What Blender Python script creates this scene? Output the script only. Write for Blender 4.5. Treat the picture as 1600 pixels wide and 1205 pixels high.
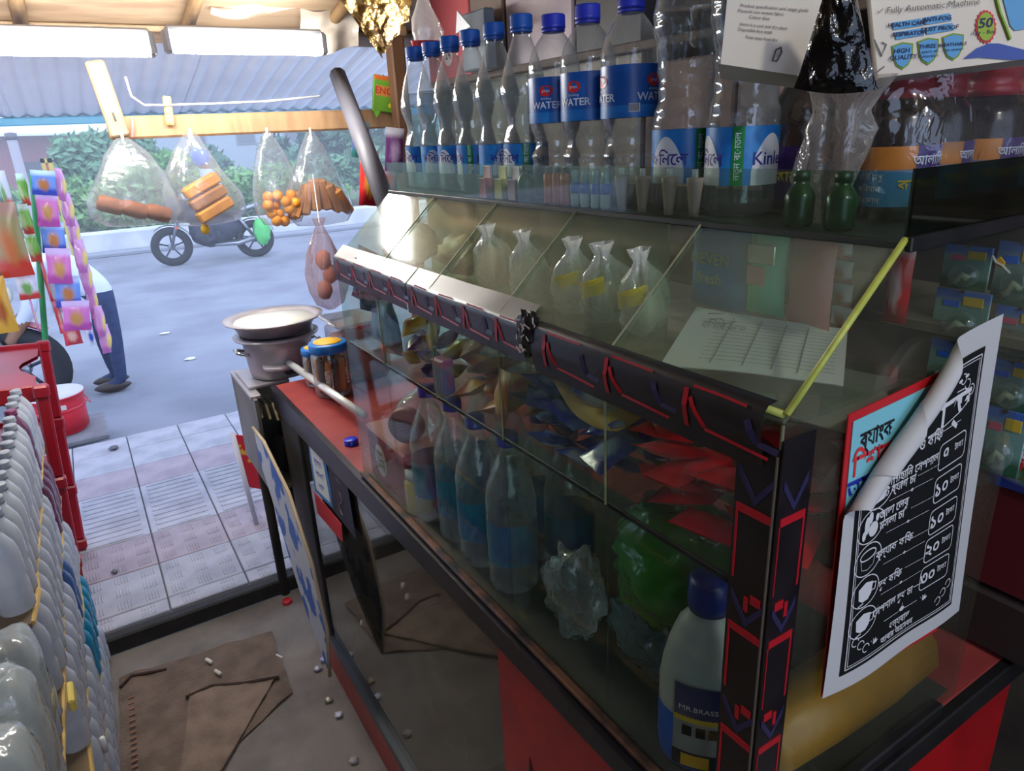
import bpy, math, random
from math import sin, cos, pi, radians as R
from mathutils import Vector, Matrix, noise
from mathutils.bvhtree import BVHTree
for o in list(bpy.data.objects): bpy.data.objects.remove(o)
scn = bpy.context.scene
COL = scn.collection
# ------------------------------------------------------------------ camera
FPX, CX, CY, HC = 1085.834, 800.0, 602.5, 1.55
def _axes():
    vp = Vector((85 - CX, 245 - CY, FPX)).normalized()
    nd = -Vector((150, 2998, FPX)).normalized()
    return vp.cross(nd), vp, nd          # world X, Y, Z in camera coordinates (right, down, forward)
AX, AY, AZ = _axes()
cam_d = bpy.data.cameras.new('camera'); cam = bpy.data.objects.new('camera', cam_d); COL.objects.link(cam)
cam_d.sensor_fit = 'HORIZONTAL'; cam_d.sensor_width = 36.0; cam_d.lens = FPX / 1600 * 36.0
cam_d.clip_start = 0.02; cam_d.clip_end = 400
cam.matrix_world = Matrix(((AX.x, -AX.y, -AX.z, 0), (AY.x, -AY.y, -AY.z, 0), (AZ.x, -AZ.y, -AZ.z, HC), (0, 0, 0, 1)))
scn.camera = cam
# ------------------------------------------------------------------ sky, view
w = bpy.data.worlds.new('overcast_sky'); scn.world = w; w.use_nodes = True
bg = w.node_tree.nodes['Background']; bg.inputs[0].default_value = (0.57, 0.70, 1.0, 1); bg.inputs[1].default_value = 2.6
sun_d = bpy.data.lights.new('sun', 'SUN'); sun_d.energy = 0.8; sun_d.angle = R(25); sun_d.color = (0.92, 0.95, 1.0)
sun = bpy.data.objects.new('sun', sun_d); COL.objects.link(sun); sun.rotation_euler = (R(38), R(-12), 0)
scn.view_settings.view_transform = 'Standard'; scn.view_settings.look = 'None'
scn.view_settings.gamma = 1.0; scn.view_settings.use_curve_mapping = False; scn.view_settings.exposure = 0.0
scn.cycles.max_bounces = 10; scn.cycles.diffuse_bounces = 4; scn.cycles.glossy_bounces = 4
scn.cycles.transparent_max_bounces = 40; scn.cycles.transmission_bounces = 8
scn.cycles.caustics_reflective = False; scn.cycles.caustics_refractive = False
scn.cycles.sample_clamp_indirect = 4.0
# ------------------------------------------------------------------ helpers
def ray(px, py):
    v = Vector((px - CX, py - CY, FPX)); return Vector((AX.dot(v), AY.dot(v), AZ.dot(v)))
EYE = Vector((0, 0, HC))
def onx(px, py, X): r = ray(px, py); return EYE + r * (X / r.x)
def ony(px, py, Y): r = ray(px, py); return EYE + r * (Y / r.y)
def onz(px, py, Z): r = ray(px, py); return EYE + r * ((Z - HC) / r.z)
class MB:
    def __init__(s): s.v = []; s.f = []; s.m = []
    def add(s, vs, fs, m=0):
        b = len(s.v); s.v += [tuple(v) for v in vs]
        for f in fs: s.f.append([i + b for i in f]); s.m.append(m)
        return s
    def box(s, x0, x1, y0, y1, z0, z1, m=0, M=None):
        vs = [Vector((x, y, z)) for z in (z0, z1) for y in (y0, y1) for x in (x0, x1)]
        if M is not None: vs = [M @ v for v in vs]
        return s.add(vs, [(0, 2, 3, 1), (4, 5, 7, 6), (0, 1, 5, 4), (2, 6, 7, 3), (0, 4, 6, 2), (1, 3, 7, 5)], m)
    def cbox(s, c, sz, m=0, M=None):
        return s.box(c[0]-sz[0]/2, c[0]+sz[0]/2, c[1]-sz[1]/2, c[1]+sz[1]/2, c[2]-sz[2]/2, c[2]+sz[2]/2, m, M)
    def bbox(s, c, sz, b=.004, m=0, M=None):      # bevelled box
        X, Y, Z = sz[0]/2, sz[1]/2, sz[2]/2; b = min(b, X*.9, Y*.9, Z*.9)
        vs = []; fs = []; ix = {}
        for sx in (-1, 1):
            for sy in (-1, 1):
                for sz_ in (-1, 1):
                    for k, d in enumerate(((1, 0, 0), (0, 1, 0), (0, 0, 1))):
                        p = Vector((sx*(X-b*(1-d[0])), sy*(Y-b*(1-d[1])), sz_*(Z-b*(1-d[2])))) + Vector(c)
                        ix[(sx, sy, sz_, k)] = len(vs); vs.append(M @ p if M is not None else p)
        g = ix.get
        for sgn in (-1, 1):
            fs.append([g((sgn, a, b_, 0)) for a, b_ in ((-1, -1), (1, -1), (1, 1), (-1, 1))][::sgn])
            fs.append([g((a, sgn, b_, 1)) for a, b_ in ((-1, -1), (-1, 1), (1, 1), (1, -1))][::sgn])
            fs.append([g((a, b_, sgn, 2)) for a, b_ in ((-1, -1), (1, -1), (1, 1), (-1, 1))][::sgn])
        for a in (-1, 1):
            for b_ in (-1, 1):
                fs.append([g((a, b_, -1, 0)), g((a, b_, 1, 0)), g((a, b_, 1, 1)), g((a, b_, -1, 1))])
                fs.append([g((a, -1, b_, 0)), g((a, 1, b_, 0)), g((a, 1, b_, 2)), g((a, -1, b_, 2))])
                fs.append([g((-1, a, b_, 1)), g((1, a, b_, 1)), g((1, a, b_, 2)), g((-1, a, b_, 2))])
                for c_ in (-1, 1): fs.append([g((a, b_, c_, 0)), g((a, b_, c_, 1)), g((a, b_, c_, 2))])
        return s.add(vs, fs, m)
    def tube(s, pts, r, n=8, m=0, cap=True):
        pts = [Vector(p) for p in pts]; N = len(pts)
        rs = r if isinstance(r, (list, tuple)) else [r] * N
        vs = []; fs = []; up = Vector((0, 0, 1)); prev = None
        for i, p in enumerate(pts):
            t = (pts[min(i+1, N-1)] - pts[max(i-1, 0)]).normalized()
            if prev is None:
                a = t.cross(up)
                if a.length < .1: a = t.cross(Vector((0, 1, 0)))
                a.normalize()
            else: a = (prev - t * prev.dot(t)).normalized()
            prev = a; b = t.cross(a)
            for k in range(n): vs.append(p + (a * cos(2*pi*k/n) + b * sin(2*pi*k/n)) * rs[i])
        for i in range(N-1):
            for k in range(n): fs.append((i*n+k, i*n+(k+1) % n, (i+1)*n+(k+1) % n, (i+1)*n+k))
        if cap: fs += [tuple(range(n))[::-1], tuple(range((N-1)*n, N*n))]
        return s.add(vs, fs, m)
    def lathe(s, prof, n=20, c=(0, 0, 0), M=None, m=0, cap=True, wob=None):
        vs = []; fs = []; N = len(prof); c = Vector(c)
        for i, (r, z) in enumerate(prof):
            for k in range(n):
                a = 2*pi*k/n; rr = r * (wob(a, z) if wob else 1)
                p = Vector((rr*cos(a), rr*sin(a), z)); vs.append((M @ p if M is not None else p) + c)
        for i in range(N-1):
            for k in range(n): fs.append((i*n+k, i*n+(k+1) % n, (i+1)*n+(k+1) % n, (i+1)*n+k))
        if cap: fs += [tuple(range(n))[::-1], tuple(range((N-1)*n, N*n))]
        return s.add(vs, fs, m)
    def grid(s, fn, nu, nv, m=0, flip=False):
        vs = [fn(i/nu, j/nv) for j in range(nv+1) for i in range(nu+1)]
        fs = [(j*(nu+1)+i, j*(nu+1)+i+1, (j+1)*(nu+1)+i+1, (j+1)*(nu+1)+i) for j in range(nv) for i in range(nu)]
        if flip: fs = [f[::-1] for f in fs]
        return s.add(vs, fs, m)
    def poly(s, pts, n, th, m=0):       # flat outline given thickness th along n
        pts = [Vector(p) for p in pts]; n = Vector(n).normalized() * th; k = len(pts)
        return s.add(pts + [p + n for p in pts], [tuple(range(k))[::-1], tuple(range(k, 2*k))] + [(i, (i+1) % k, k+(i+1) % k, k+i) for i in range(k)], m)
    def sphere(s, c, r, n=12, k=8, m=0, fn=None):
        rr = r if isinstance(r, (tuple, list)) else (r, r, r)
        vs = []; fs = []; c = Vector(c)
        for j in range(k+1):
            for i in range(n):
                t = pi*j/k; a = 2*pi*i/n; d = Vector((sin(t)*cos(a), sin(t)*sin(a), -cos(t)))
                q = fn(d) if fn else 1
                vs.append(c + Vector((d.x*rr[0], d.y*rr[1], d.z*rr[2])) * q)
        for j in range(k):
            for i in range(n): fs.append((j*n+i, j*n+(i+1) % n, (j+1)*n+(i+1) % n, (j+1)*n+i))
        return s.add(vs, fs, m)
    def build(s, name, mats, parent=None, smooth=False, loc=None, rot=None):
        me = bpy.data.meshes.new(name); me.from_pydata(s.v, [], s.f)
        if not isinstance(mats, (list, tuple)): mats = [mats]
        for m_ in mats: me.materials.append(m_)
        if len(mats) > 1: me.polygons.foreach_set('material_index', s.m)
        if smooth: me.polygons.foreach_set('use_smooth', [True]*len(s.f))
        me.update()
        o = bpy.data.objects.new(name, me); COL.objects.link(o)
        if parent: o.parent = parent
        if loc is not None: o.location = loc
        if rot is not None: o.rotation_euler = rot
        return o
def tag(o, label, cat, group=None):
    o['label'] = label; o['category'] = cat
    if group: o['group'] = group
    return o
def thing(name, label, cat, loc=(0, 0, 0), rot=(0, 0, 0), group=None):
    o = bpy.data.objects.new(name, None); COL.objects.link(o); o.location = loc; o.rotation_euler = rot
    o.empty_display_size = .05
    return tag(o, label, cat, group)
def struct(o): o['kind'] = 'structure'; return o
def stuff(o): o['kind'] = 'stuff'; return o
def dup(root, loc=None, rot=None, label=None, group=None, scale=None, parent=None):
    r = root.copy(); COL.objects.link(r)
    if loc is not None: r.location = loc
    if rot is not None: r.rotation_euler = rot
    if scale is not None: r.scale = scale if isinstance(scale, (tuple, list)) else (scale,)*3
    if label: r['label'] = label
    if group: r['group'] = group
    if parent is not None: r.parent = parent
    for ch in list(root.children):
        c = ch.copy(); COL.objects.link(c); c.parent = r
        for g in ch.children:
            d = g.copy(); COL.objects.link(d); d.parent = c
    return r
ORD = ['first', 'second', 'third', 'fourth', 'fifth', 'sixth', 'seventh', 'eighth', 'ninth', 'tenth', 'eleventh', 'twelfth', 'thirteenth', 'fourteenth', 'fifteenth', 'sixteenth', 'seventeenth', 'eighteenth', 'nineteenth', 'twentieth', 'twenty-first', 'twenty-second']
_txt = {}
def text(body, size=1.0, bold=0.0, align='CENTER'):
    key = (body, bold, align)
    if key not in _txt:
        c = bpy.data.curves.new('t', 'FONT'); c.body = body; c.align_x = align; c.align_y = 'CENTER'; c.resolution_u = 2; c.offset = bold
        o = bpy.data.objects.new('t', c); COL.objects.link(o)
        bpy.context.view_layer.update()
        me = bpy.data.meshes.new_from_object(o.evaluated_get(bpy.context.evaluated_depsgraph_get()))
        _txt[key] = ([v.co.copy() for v in me.vertices], [tuple(p.vertices) for p in me.polygons])
        bpy.data.objects.remove(o); bpy.data.curves.remove(c); bpy.data.meshes.remove(me)
    v, f = _txt[key]
    return [(p.x*size, p.y*size) for p in v], f
def add_text(mb, body, size, fn, m=0, bold=0.0, align='CENTER'):   # fn maps flat (x, y) to a point on the surface
    v, f = text(body, size, bold, align)
    mb.add([fn(x, y) for x, y in v], f, m)
def plane_map(o, ux, uy, lift=0.0):
    o = Vector(o); ux = Vector(ux).normalized(); uy = Vector(uy).normalized(); n = ux.cross(uy) * lift
    return lambda x, y: o + ux*x + uy*y + n
# ------------------------------------------------------------------ materials
MAT = {}
def srgb(c): return tuple((x/12.92 if x <= .04045 else ((x+.055)/1.055)**2.4) for x in (v/255 for v in c))
def newmat(name):
    m = bpy.data.materials.new(name); m.use_nodes = True; MAT[name] = m
    return m, m.node_tree, m.node_tree.nodes, m.node_tree.links
def c4(c): return (c[0], c[1], c[2], 1)
def mat(name, col, rough=.5, metal=0, n2=None, nscale=8, nlo=.4, nhi=.65, bump=None, spec=.5, emis=0, coat=0, nstretch=None, trans=0):
    if name in MAT: return MAT[name]
    m, nt, N, L = newmat(name); p = N['Principled BSDF']
    col = srgb(col); p.inputs['Base Color'].default_value = c4(col); p.inputs['Roughness'].default_value = rough
    p.inputs['Metallic'].default_value = metal; p.inputs['Specular IOR Level'].default_value = spec; p.inputs['Coat Weight'].default_value = coat
    if emis: p.inputs['Emission Color'].default_value = c4(col); p.inputs['Emission Strength'].default_value = emis
    if n2 or bump:
        tc = N.new('ShaderNodeTexCoord'); src = tc.outputs['Object']
        if nstretch:
            mp = N.new('ShaderNodeMapping'); mp.inputs['Scale'].default_value = nstretch; L.new(src, mp.inputs[0]); src = mp.outputs[0]
    if n2:
        nz = N.new('ShaderNodeTexNoise'); nz.inputs['Scale'].default_value = nscale; nz.inputs['Detail'].default_value = 5; L.new(src, nz.inputs['Vector'])
        cr = N.new('ShaderNodeValToRGB'); cr.color_ramp.elements[0].position = nlo; cr.color_ramp.elements[1].position = nhi
        cr.color_ramp.elements[0].color = c4(col); cr.color_ramp.elements[1].color = c4(srgb(n2))
        L.new(nz.outputs['Fac'], cr.inputs[0]); L.new(cr.outputs[0], p.inputs['Base Color'])
    if bump:
        nb = N.new('ShaderNodeTexNoise'); nb.inputs['Scale'].default_value = bump[0]; nb.inputs['Detail'].default_value = 4; L.new(src, nb.inputs['Vector'])
        b = N.new('ShaderNodeBump'); b.inputs['Strength'].default_value = bump[1]; b.inputs['Distance'].default_value = bump[2] if len(bump) > 2 else .01
        L.new(nb.outputs['Fac'], b.inputs['Height']); L.new(b.outputs[0], p.inputs['Normal'])
    return m
def schlick(N, L, f0=.045, normal=None, gain=1.0):
    """mirror share by viewing angle, the same from both sides of a sheet"""
    lw = N.new('ShaderNodeLayerWeight'); lw.inputs[0].default_value = .5
    if normal is not None: L.new(normal, lw.inputs['Normal'])
    p = N.new('ShaderNodeMath'); p.operation = 'POWER'; p.inputs[1].default_value = 5; L.new(lw.outputs['Facing'], p.inputs[0])
    a = N.new('ShaderNodeMath'); a.operation = 'MULTIPLY_ADD'; a.inputs[1].default_value = (1-f0)*gain; a.inputs[2].default_value = f0; a.use_clamp = True; L.new(p.outputs[0], a.inputs[0])
    return a.outputs[0], lw
def glass(name, tint=(.86, .93, .88), dust=.05, dcol=(190, 195, 185), rough=.02, nscale=6, refl=1.0, gain=1.0):
    """clear sheet: tinted see-through + mirror reflection by angle + a film of dust"""
    if name in MAT: return MAT[name]
    m, nt, N, L = newmat(name); N.remove(N['Principled BSDF']); out = N['Material Output']
    t = N.new('ShaderNodeBsdfTransparent'); t.inputs[0].default_value = c4(tint)
    g = N.new('ShaderNodeBsdfGlossy'); g.inputs['Roughness'].default_value = rough; g.inputs[0].default_value = (refl, refl, refl, 1)
    d = N.new('ShaderNodeBsdfDiffuse'); d.inputs[0].default_value = c4(srgb(dcol))
    fr, _ = schlick(N, L, .04*gain, gain=gain)
    tc = N.new('ShaderNodeTexCoord'); nz = N.new('ShaderNodeTexNoise'); nz.inputs['Scale'].default_value = nscale; nz.inputs['Detail'].default_value = 6; nz.inputs['Roughness'].default_value = .7
    L.new(tc.outputs['Object'], nz.inputs['Vector'])
    mr = N.new('ShaderNodeMapRange'); mr.inputs[1].default_value = .35; mr.inputs[2].default_value = .75; mr.inputs[3].default_value = dust*.45; mr.inputs[4].default_value = dust*1.8
    L.new(nz.outputs['Fac'], mr.inputs[0])
    a = N.new('ShaderNodeMixShader'); L.new(mr.outputs[0], a.inputs[0]); L.new(t.outputs[0], a.inputs[1]); L.new(d.outputs[0], a.inputs[2])
    b = N.new('ShaderNodeMixShader'); L.new(fr, b.inputs[0]); L.new(a.outputs[0], b.inputs[1]); L.new(g.outputs[0], b.inputs[2])
    L.new(b.outputs[0], out.inputs[0]); return m
def film(name, tint=(.93, .94, .95), haze=.12, dcol=(225, 228, 230), rough=.12, bump=(30, .6), edge=.5, gl=.9):
    """crinkled clear plastic film or PET: see-through in the middle, milkier at the edges, shiny"""
    if name in MAT: return MAT[name]
    m, nt, N, L = newmat(name); N.remove(N['Principled BSDF']); out = N['Material Output']
    t = N.new('ShaderNodeBsdfTransparent'); t.inputs[0].default_value = c4(tint)
    g = N.new('ShaderNodeBsdfGlossy'); g.inputs['Roughness'].default_value = rough; g.inputs[0].default_value = (gl, gl, gl, 1)
    d = N.new('ShaderNodeBsdfDiffuse'); d.inputs[0].default_value = c4(srgb(dcol))
    tl = N.new('ShaderNodeBsdfTranslucent'); tl.inputs[0].default_value = c4(srgb(dcol))
    md = N.new('ShaderNodeMixShader'); md.inputs[0].default_value = .5; L.new(d.outputs[0], md.inputs[1]); L.new(tl.outputs[0], md.inputs[2])
    tc = N.new('ShaderNodeTexCoord'); nz = N.new('ShaderNodeTexNoise'); nz.inputs['Scale'].default_value = bump[0]; nz.inputs['Detail'].default_value = 3; nz.inputs['Distortion'].default_value = 1.2
    L.new(tc.outputs['Object'], nz.inputs['Vector'])
    bp = N.new('ShaderNodeBump'); bp.inputs['Strength'].default_value = bump[1]; bp.inputs['Distance'].default_value = .006; L.new(nz.outputs['Fac'], bp.inputs['Height'])
    L.new(bp.outputs[0], g.inputs['Normal']); fr, lw = schlick(N, L, .06, bp.outputs[0])
    mr = N.new('ShaderNodeMapRange'); mr.inputs[1].default_value = 0; mr.inputs[2].default_value = 1; mr.inputs[3].default_value = haze; mr.inputs[4].default_value = min(1, haze + edge)
    L.new(lw.outputs['Facing'], mr.inputs[0])
    a = N.new('ShaderNodeMixShader'); L.new(mr.outputs[0], a.inputs[0]); L.new(t.outputs[0], a.inputs[1]); L.new(md.outputs[0], a.inputs[2])
    b = N.new('ShaderNodeMixShader'); L.new(fr, b.inputs[0]); L.new(a.outputs[0], b.inputs[1]); L.new(g.outputs[0], b.inputs[2])
    L.new(b.outputs[0], out.inputs[0]); return m
def printed(name, base, blob=None, band=None, top=None, rough=.28, bscale=(1, 1, 1), bpos=(.5, .5, .45), br=.3, splat=None):
    """printed wrapper: ground colour, a picture patch in the middle, a band low down and a strip on top (object's own bounding-box coordinates)"""
    if name in MAT: return MAT[name]
    m, nt, N, L = newmat(name); p = N['Principled BSDF']; p.inputs['Roughness'].default_value = rough
    tc = N.new('ShaderNodeTexCoord'); nz = N.new('ShaderNodeTexNoise'); nz.inputs['Scale'].default_value = 5; L.new(tc.outputs['Generated'], nz.inputs['Vector'])
    mx = N.new('ShaderNodeMixRGB'); mx.blend_type = 'ADD'; mx.inputs[0].default_value = .22; L.new(tc.outputs['Generated'], mx.inputs[1]); L.new(nz.outputs['Color'], mx.inputs[2])
    sep = N.new('ShaderNodeSeparateXYZ'); L.new(tc.outputs['Generated'], sep.inputs[0])
    cur = N.new('ShaderNodeRGB'); cur.outputs[0].default_value = c4(srgb(base)); cur = cur.outputs[0]
    def over(fac, col):
        nonlocal cur
        q = N.new('ShaderNodeMixRGB'); L.new(fac, q.inputs[0]); L.new(cur, q.inputs[1]); q.inputs[2].default_value = c4(srgb(col)); cur = q.outputs[0]
    def step(sock, lo, hi):
        a = N.new('ShaderNodeMapRange'); a.inputs[1].default_value = lo; a.inputs[2].default_value = hi; L.new(sock, a.inputs[0]); return a.outputs[0]
    if splat:
        n3 = N.new('ShaderNodeTexNoise'); n3.inputs['Scale'].default_value = 7; n3.inputs['Detail'].default_value = 1; L.new(tc.outputs['Generated'], n3.inputs['Vector'])
        over(step(n3.outputs['Fac'], .54, .64), splat)
    if band: over(step(sep.outputs['Z'], .34, .18), band)
    if top: over(step(sep.outputs['Z'], .74, .88), top)
    if blob:
        mp = N.new('ShaderNodeMapping'); mp.vector_type = 'POINT'; mp.inputs['Location'].default_value = (-bpos[0]-.1, -bpos[1]-.1, -bpos[2]-.1); L.new(mx.outputs[0], mp.inputs[0])
        sc = N.new('ShaderNodeVectorMath'); sc.operation = 'MULTIPLY'; sc.inputs[1].default_value = (bscale[0], 0, bscale[2]); L.new(mp.outputs[0], sc.inputs[0])
        ln = N.new('ShaderNodeVectorMath'); ln.operation = 'LENGTH'; L.new(sc.outputs[0], ln.inputs[0])
        over(step(ln.outputs['Value'], br*1.1, br*.5), blob)
    L.new(cur, p.inputs['Base Color']); return m
rng = random.Random(7)
def pillow(w, h, t, seed=0, nu=8, nv=10, crease=.12):
    """sealed packet, upright, facing -Y, origin at its centre"""
    mb = MB(); off = Vector((seed*3.1, seed*1.7, 0))
    def s(sg):
        def f(u, v):
            b = max(0, sin(pi*min(1, max(0, (v-.06)/.88))))**.5 * max(0, sin(pi*u))**.55
            n_ = noise.noise(Vector((u*3, v*3, 0)) + off) * crease
            pinch = 1 - .06*sin(pi*v)
            return Vector(((u-.5)*w*pinch + n_*w*.12, sg*t/2*(b*(1+n_*2)) + n_*t*.25, (v-.5)*h + n_*h*.06))
        return f
    mb.grid(s(-1), nu, nv); mb.grid(s(1), nu, nv, flip=True); return mb
def bagmesh(prof, n=26, seed=0, crease=.25, freq=3.0, flat=1.0, tilt=0):
    """gathered plastic bag: prof = [(r, z)], folded wall"""
    mb = MB(); off = Vector((seed*2.3, seed*5.1, seed)); H = prof[-1][1]-prof[0][1] or 1
    def wob(a, z):
        k = 1 + crease*noise.noise(Vector((cos(a)*freq*.6, sin(a)*freq*.6, z/abs(H)*2)) + off)*1.4
        return k + crease*.35*noise.noise(Vector((a*freq, z/abs(H)*1.2, 0)) + off)
    mb.lathe(prof, n, wob=wob, cap=False)
    if flat != 1.0: mb.v = [(x, y*flat, z) for x, y, z in mb.v]
    return mb
def crumple(c, r, seed=0, amp=.35, freq=2.2, n=18, k=12):
    off = Vector((seed*1.9, seed*4.3, seed*.7))
    def fn(d):
        a = noise.noise(d*freq + off); b = abs(noise.noise(d*freq*2.3 + off))
        return 1 + amp*a - amp*.5*b
    return MB().sphere(c, r, n, k, fn=fn)

def settle(o, me, zmin=None, xr=None, yr=None, placed=None, step=(0, 0, .004), tries=40):
    """rest o (its mesh me) inside a bay and free of the pieces already placed there"""
    def mw(): return Matrix.LocRotScale(o.location, o.rotation_euler, o.scale)
    vs = [mw() @ v.co for v in me.vertices]
    lo = [min(v[i] for v in vs) for i in range(3)]; hi = [max(v[i] for v in vs) for i in range(3)]
    d = Vector((0, 0, 0))
    if zmin is not None: d.z = zmin - lo[2]
    for i, r in ((0, xr), (1, yr)):
        if r:
            if lo[i] < r[0]: d[i] = r[0] - lo[i]
            elif hi[i] > r[1]: d[i] = r[1] - hi[i]
    o.location = Vector(o.location) + d
    if placed is not None:
        fs = [tuple(p.vertices) for p in me.polygons]; step = Vector(step)
        for k in range(tries):
            m = mw(); t = BVHTree.FromPolygons([m @ v.co for v in me.vertices], fs)
            if not any(t.overlap(q) for q in placed): break
            o.location = Vector(o.location) + step
        placed.append(t)
    return o
# ================================================================== SETTING
M_conc = mat('concrete_floor', (128, 120, 112), .8, n2=(104, 96, 90), nscale=5, bump=(40, .35, .01))
M_black = mat('black_edge', (16, 15, 16), .45, n2=(30, 28, 27), nscale=20)
M_red = mat('red_laminate', (176, 18, 24), .32, n2=(150, 14, 20), nscale=12)
M_redtop = mat('red_counter_top', (150, 64, 60), .33, n2=(134, 50, 50), nscale=18)
M_brown = mat('brown_board', (92, 74, 58), .75, n2=(70, 54, 42), nscale=6, nstretch=(1, 6, 1))
M_dark = mat('dark_board', (64, 56, 50), .7, n2=(46, 40, 37), nscale=9)
M_darkin = mat('dark_cabinet_inside', (58, 46, 38), .7, n2=(42, 34, 29), nscale=7)
def wp(mb, name, m, root, smooth=False):
    return mb.build(name, m, root, smooth, loc=-Vector(root.location))
struct(MB().box(-1.2, 1.5, -1.3, 2.3, -.06, 0).build('floor', M_conc))
struct(MB().bbox((.1, 2.32, .03), (2.6, .045, .064), .006).build('trim_1', mat('black_threshold', (38, 34, 32), .7, n2=(22, 20, 20), nscale=15)))
# pavement of cement tiles
M_tile = mat('cement_tile', (184, 184, 194), .85, n2=(162, 163, 174), nscale=7, bump=(60, .3, .004))
M_tpink = mat('pink_cement_tile', (178, 166, 176), .85, n2=(160, 150, 160), nscale=7, bump=(60, .3, .004))
M_bed = mat('mortar_bed', (110, 108, 112), .9)
pav = struct(MB().box(-3.0, 3.2, 2.345, 4.2, -.06, .055).build('pavement', M_bed))
def tile_mesh(name, sx, sy, m, ribs=0, dots=0):
    mb = MB().bbox((0, 0, .0045), (sx-.005, sy-.005, .011), .003)
    if ribs:
        for k in range(ribs):
            y = -sy/2 + sy*(k+.5)/ribs
            mb.bbox((0, y, .011), (sx*.8, sy/ribs*.55, .006), .0025)
    if dots:
        for i in range(dots):
            for k in range(dots):
                for q in range(5):
                    mb.bbox((-sx/2+sx*(i+.5)/dots - .02 + q*.010, -sy/2+sy*(k+.5)/dots, .011), (.005, sy/dots*.55, .004), .0015)
    o = mb.build(name, m, pav); o['_t'] = 1; return o
rows = [(2.35, 2.43, 'b'), (2.43, 2.69, 'p'), (2.69, 2.95, 'pd'), (2.95, 3.46, 'r'), (3.46, 3.72, 'pk'), (3.72, 3.98, 'f'), (3.98, 4.2, 'f')]
_tm = {}
for (y0, y1, k) in rows:
    for i in range(-8, 11):
        x0 = -.263 + .262*i; sx = .262
        if x0 < -2.6 or x0 > 2.6: continue
        if k not in _tm or (k == 'f' and (k, y1-y0) not in _tm):
            mm = {'b': M_tile, 'p': M_tile, 'pd': M_tpink, 'r': M_tile, 'pk': M_tpink, 'f': M_tile}[k]
            o = tile_mesh('tile', sx, y1-y0, mm, ribs=11 if k == 'r' else 0, dots=3 if k in ('pd', 'p') else (2 if k == 'b' else 0))
            _tm[k] = o; _tm[(k, y1-y0)] = o; del o['_t']
        else:
            src = _tm.get((k, y1-y0), _tm[k]); o = src.copy(); COL.objects.link(o)
        o.location = (x0+sx/2, (y0+y1)/2, .055 + rng.uniform(-.001, .001)); o.rotation_euler = (rng.uniform(-.004, .004), rng.uniform(-.004, .004), 0)
# road, kerb wall, verge
M_road = mat('asphalt', (142, 146, 158), .9, n2=(122, 126, 138), nscale=1.2, bump=(90, .3, .01))
struct(MB().box(-14, 22, 4.2, 13.6, -.2, -.05).build('road', M_road))
M_kerb = mat('whitewashed_concrete', (225, 228, 234), .8, n2=(196, 200, 210), nscale=2)
kw = struct(MB().bbox((4, 13.75, .12), (36, .3, .42), .03).build('kerb', M_kerb))
MB().bbox((4, 13.45, -.02), (36, .3, .08), .02).build('gutter_step', mat('grey_concrete', (150, 155, 166), .85), kw)
struct(MB().box(-30, 45, 13.6, 90, -.3, .02).build('ground', mat('verge_soil', (120, 128, 96), .95, n2=(92, 112, 70), nscale=.8)))
# thin haze over the street
def haze_mat():
    m, nt, N, L = newmat('street_haze'); N.remove(N['Principled BSDF']); v = N.new('ShaderNodeVolumeScatter'); v.inputs['Color'].default_value = (.92, .95, 1, 1); v.inputs['Density'].default_value = .022
    L.new(v.outputs[0], N['Material Output'].inputs['Volume']); return m
hz = MB().box(-28, 42, 4.4, 60, -.04, 9).build('street_haze', haze_mat()); stuff(hz); tag(hz, 'thin pale haze hanging over the street and verge', 'haze')
# shop walls and roof
struct(MB().box(1.3, 1.36, -1.3, 2.5, 0, 2.9).build('wall_right', M_dark))
struct(MB().box(-1.0, -.95, -1.3, 2.3, 0, 2.9).build('wall_left', M_brown))
struct(MB().box(-1.0, 1.36, -1.36, -1.3, 0, 1.05).build('wall_rear', M_brown))
M_ceil = mat('old_ply_sheet', (150, 128, 104), .7, n2=(120, 98, 78), nscale=4, nstretch=(1, 5, 1))
ceil = struct(MB().add([(-1.0, 2.55, 1.86), (1.36, 2.55, 1.86), (1.36, -1.36, 2.68), (-1.0, -1.36, 2.68), (-1.0, 2.55, 1.885), (1.36, 2.55, 1.885), (1.36, -1.36, 2.705), (-1.0, -1.36, 2.705)],
    [(0, 1, 2, 3), (7, 6, 5, 4), (0, 4, 5, 1), (1, 5, 6, 2), (2, 6, 7, 3), (3, 7, 4, 0)]).build('ceiling', M_ceil))
for i in range(6):
    a = .12*i
    x = -.8 + i*.4
    MB().tube([(x, 2.53, 1.845), (x+.02, 1.0, 2.165), (x, -1.2, 2.625)], .018, 8).build('rafter', mat('rafter_bamboo', (150, 120, 80), .6, n2=(120, 92, 58), nscale=10), ceil, True)
for i in range(8):
    y = 2.42 - i*.48; z = 1.86 + (2.55-y)*.2097 - .008
    MB().bbox((.18, y, z), (2.3, .05, .016), .003).build('batten', mat('roof_batten', (128, 104, 80), .7, n2=(104, 82, 60), nscale=9), ceil)
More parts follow.
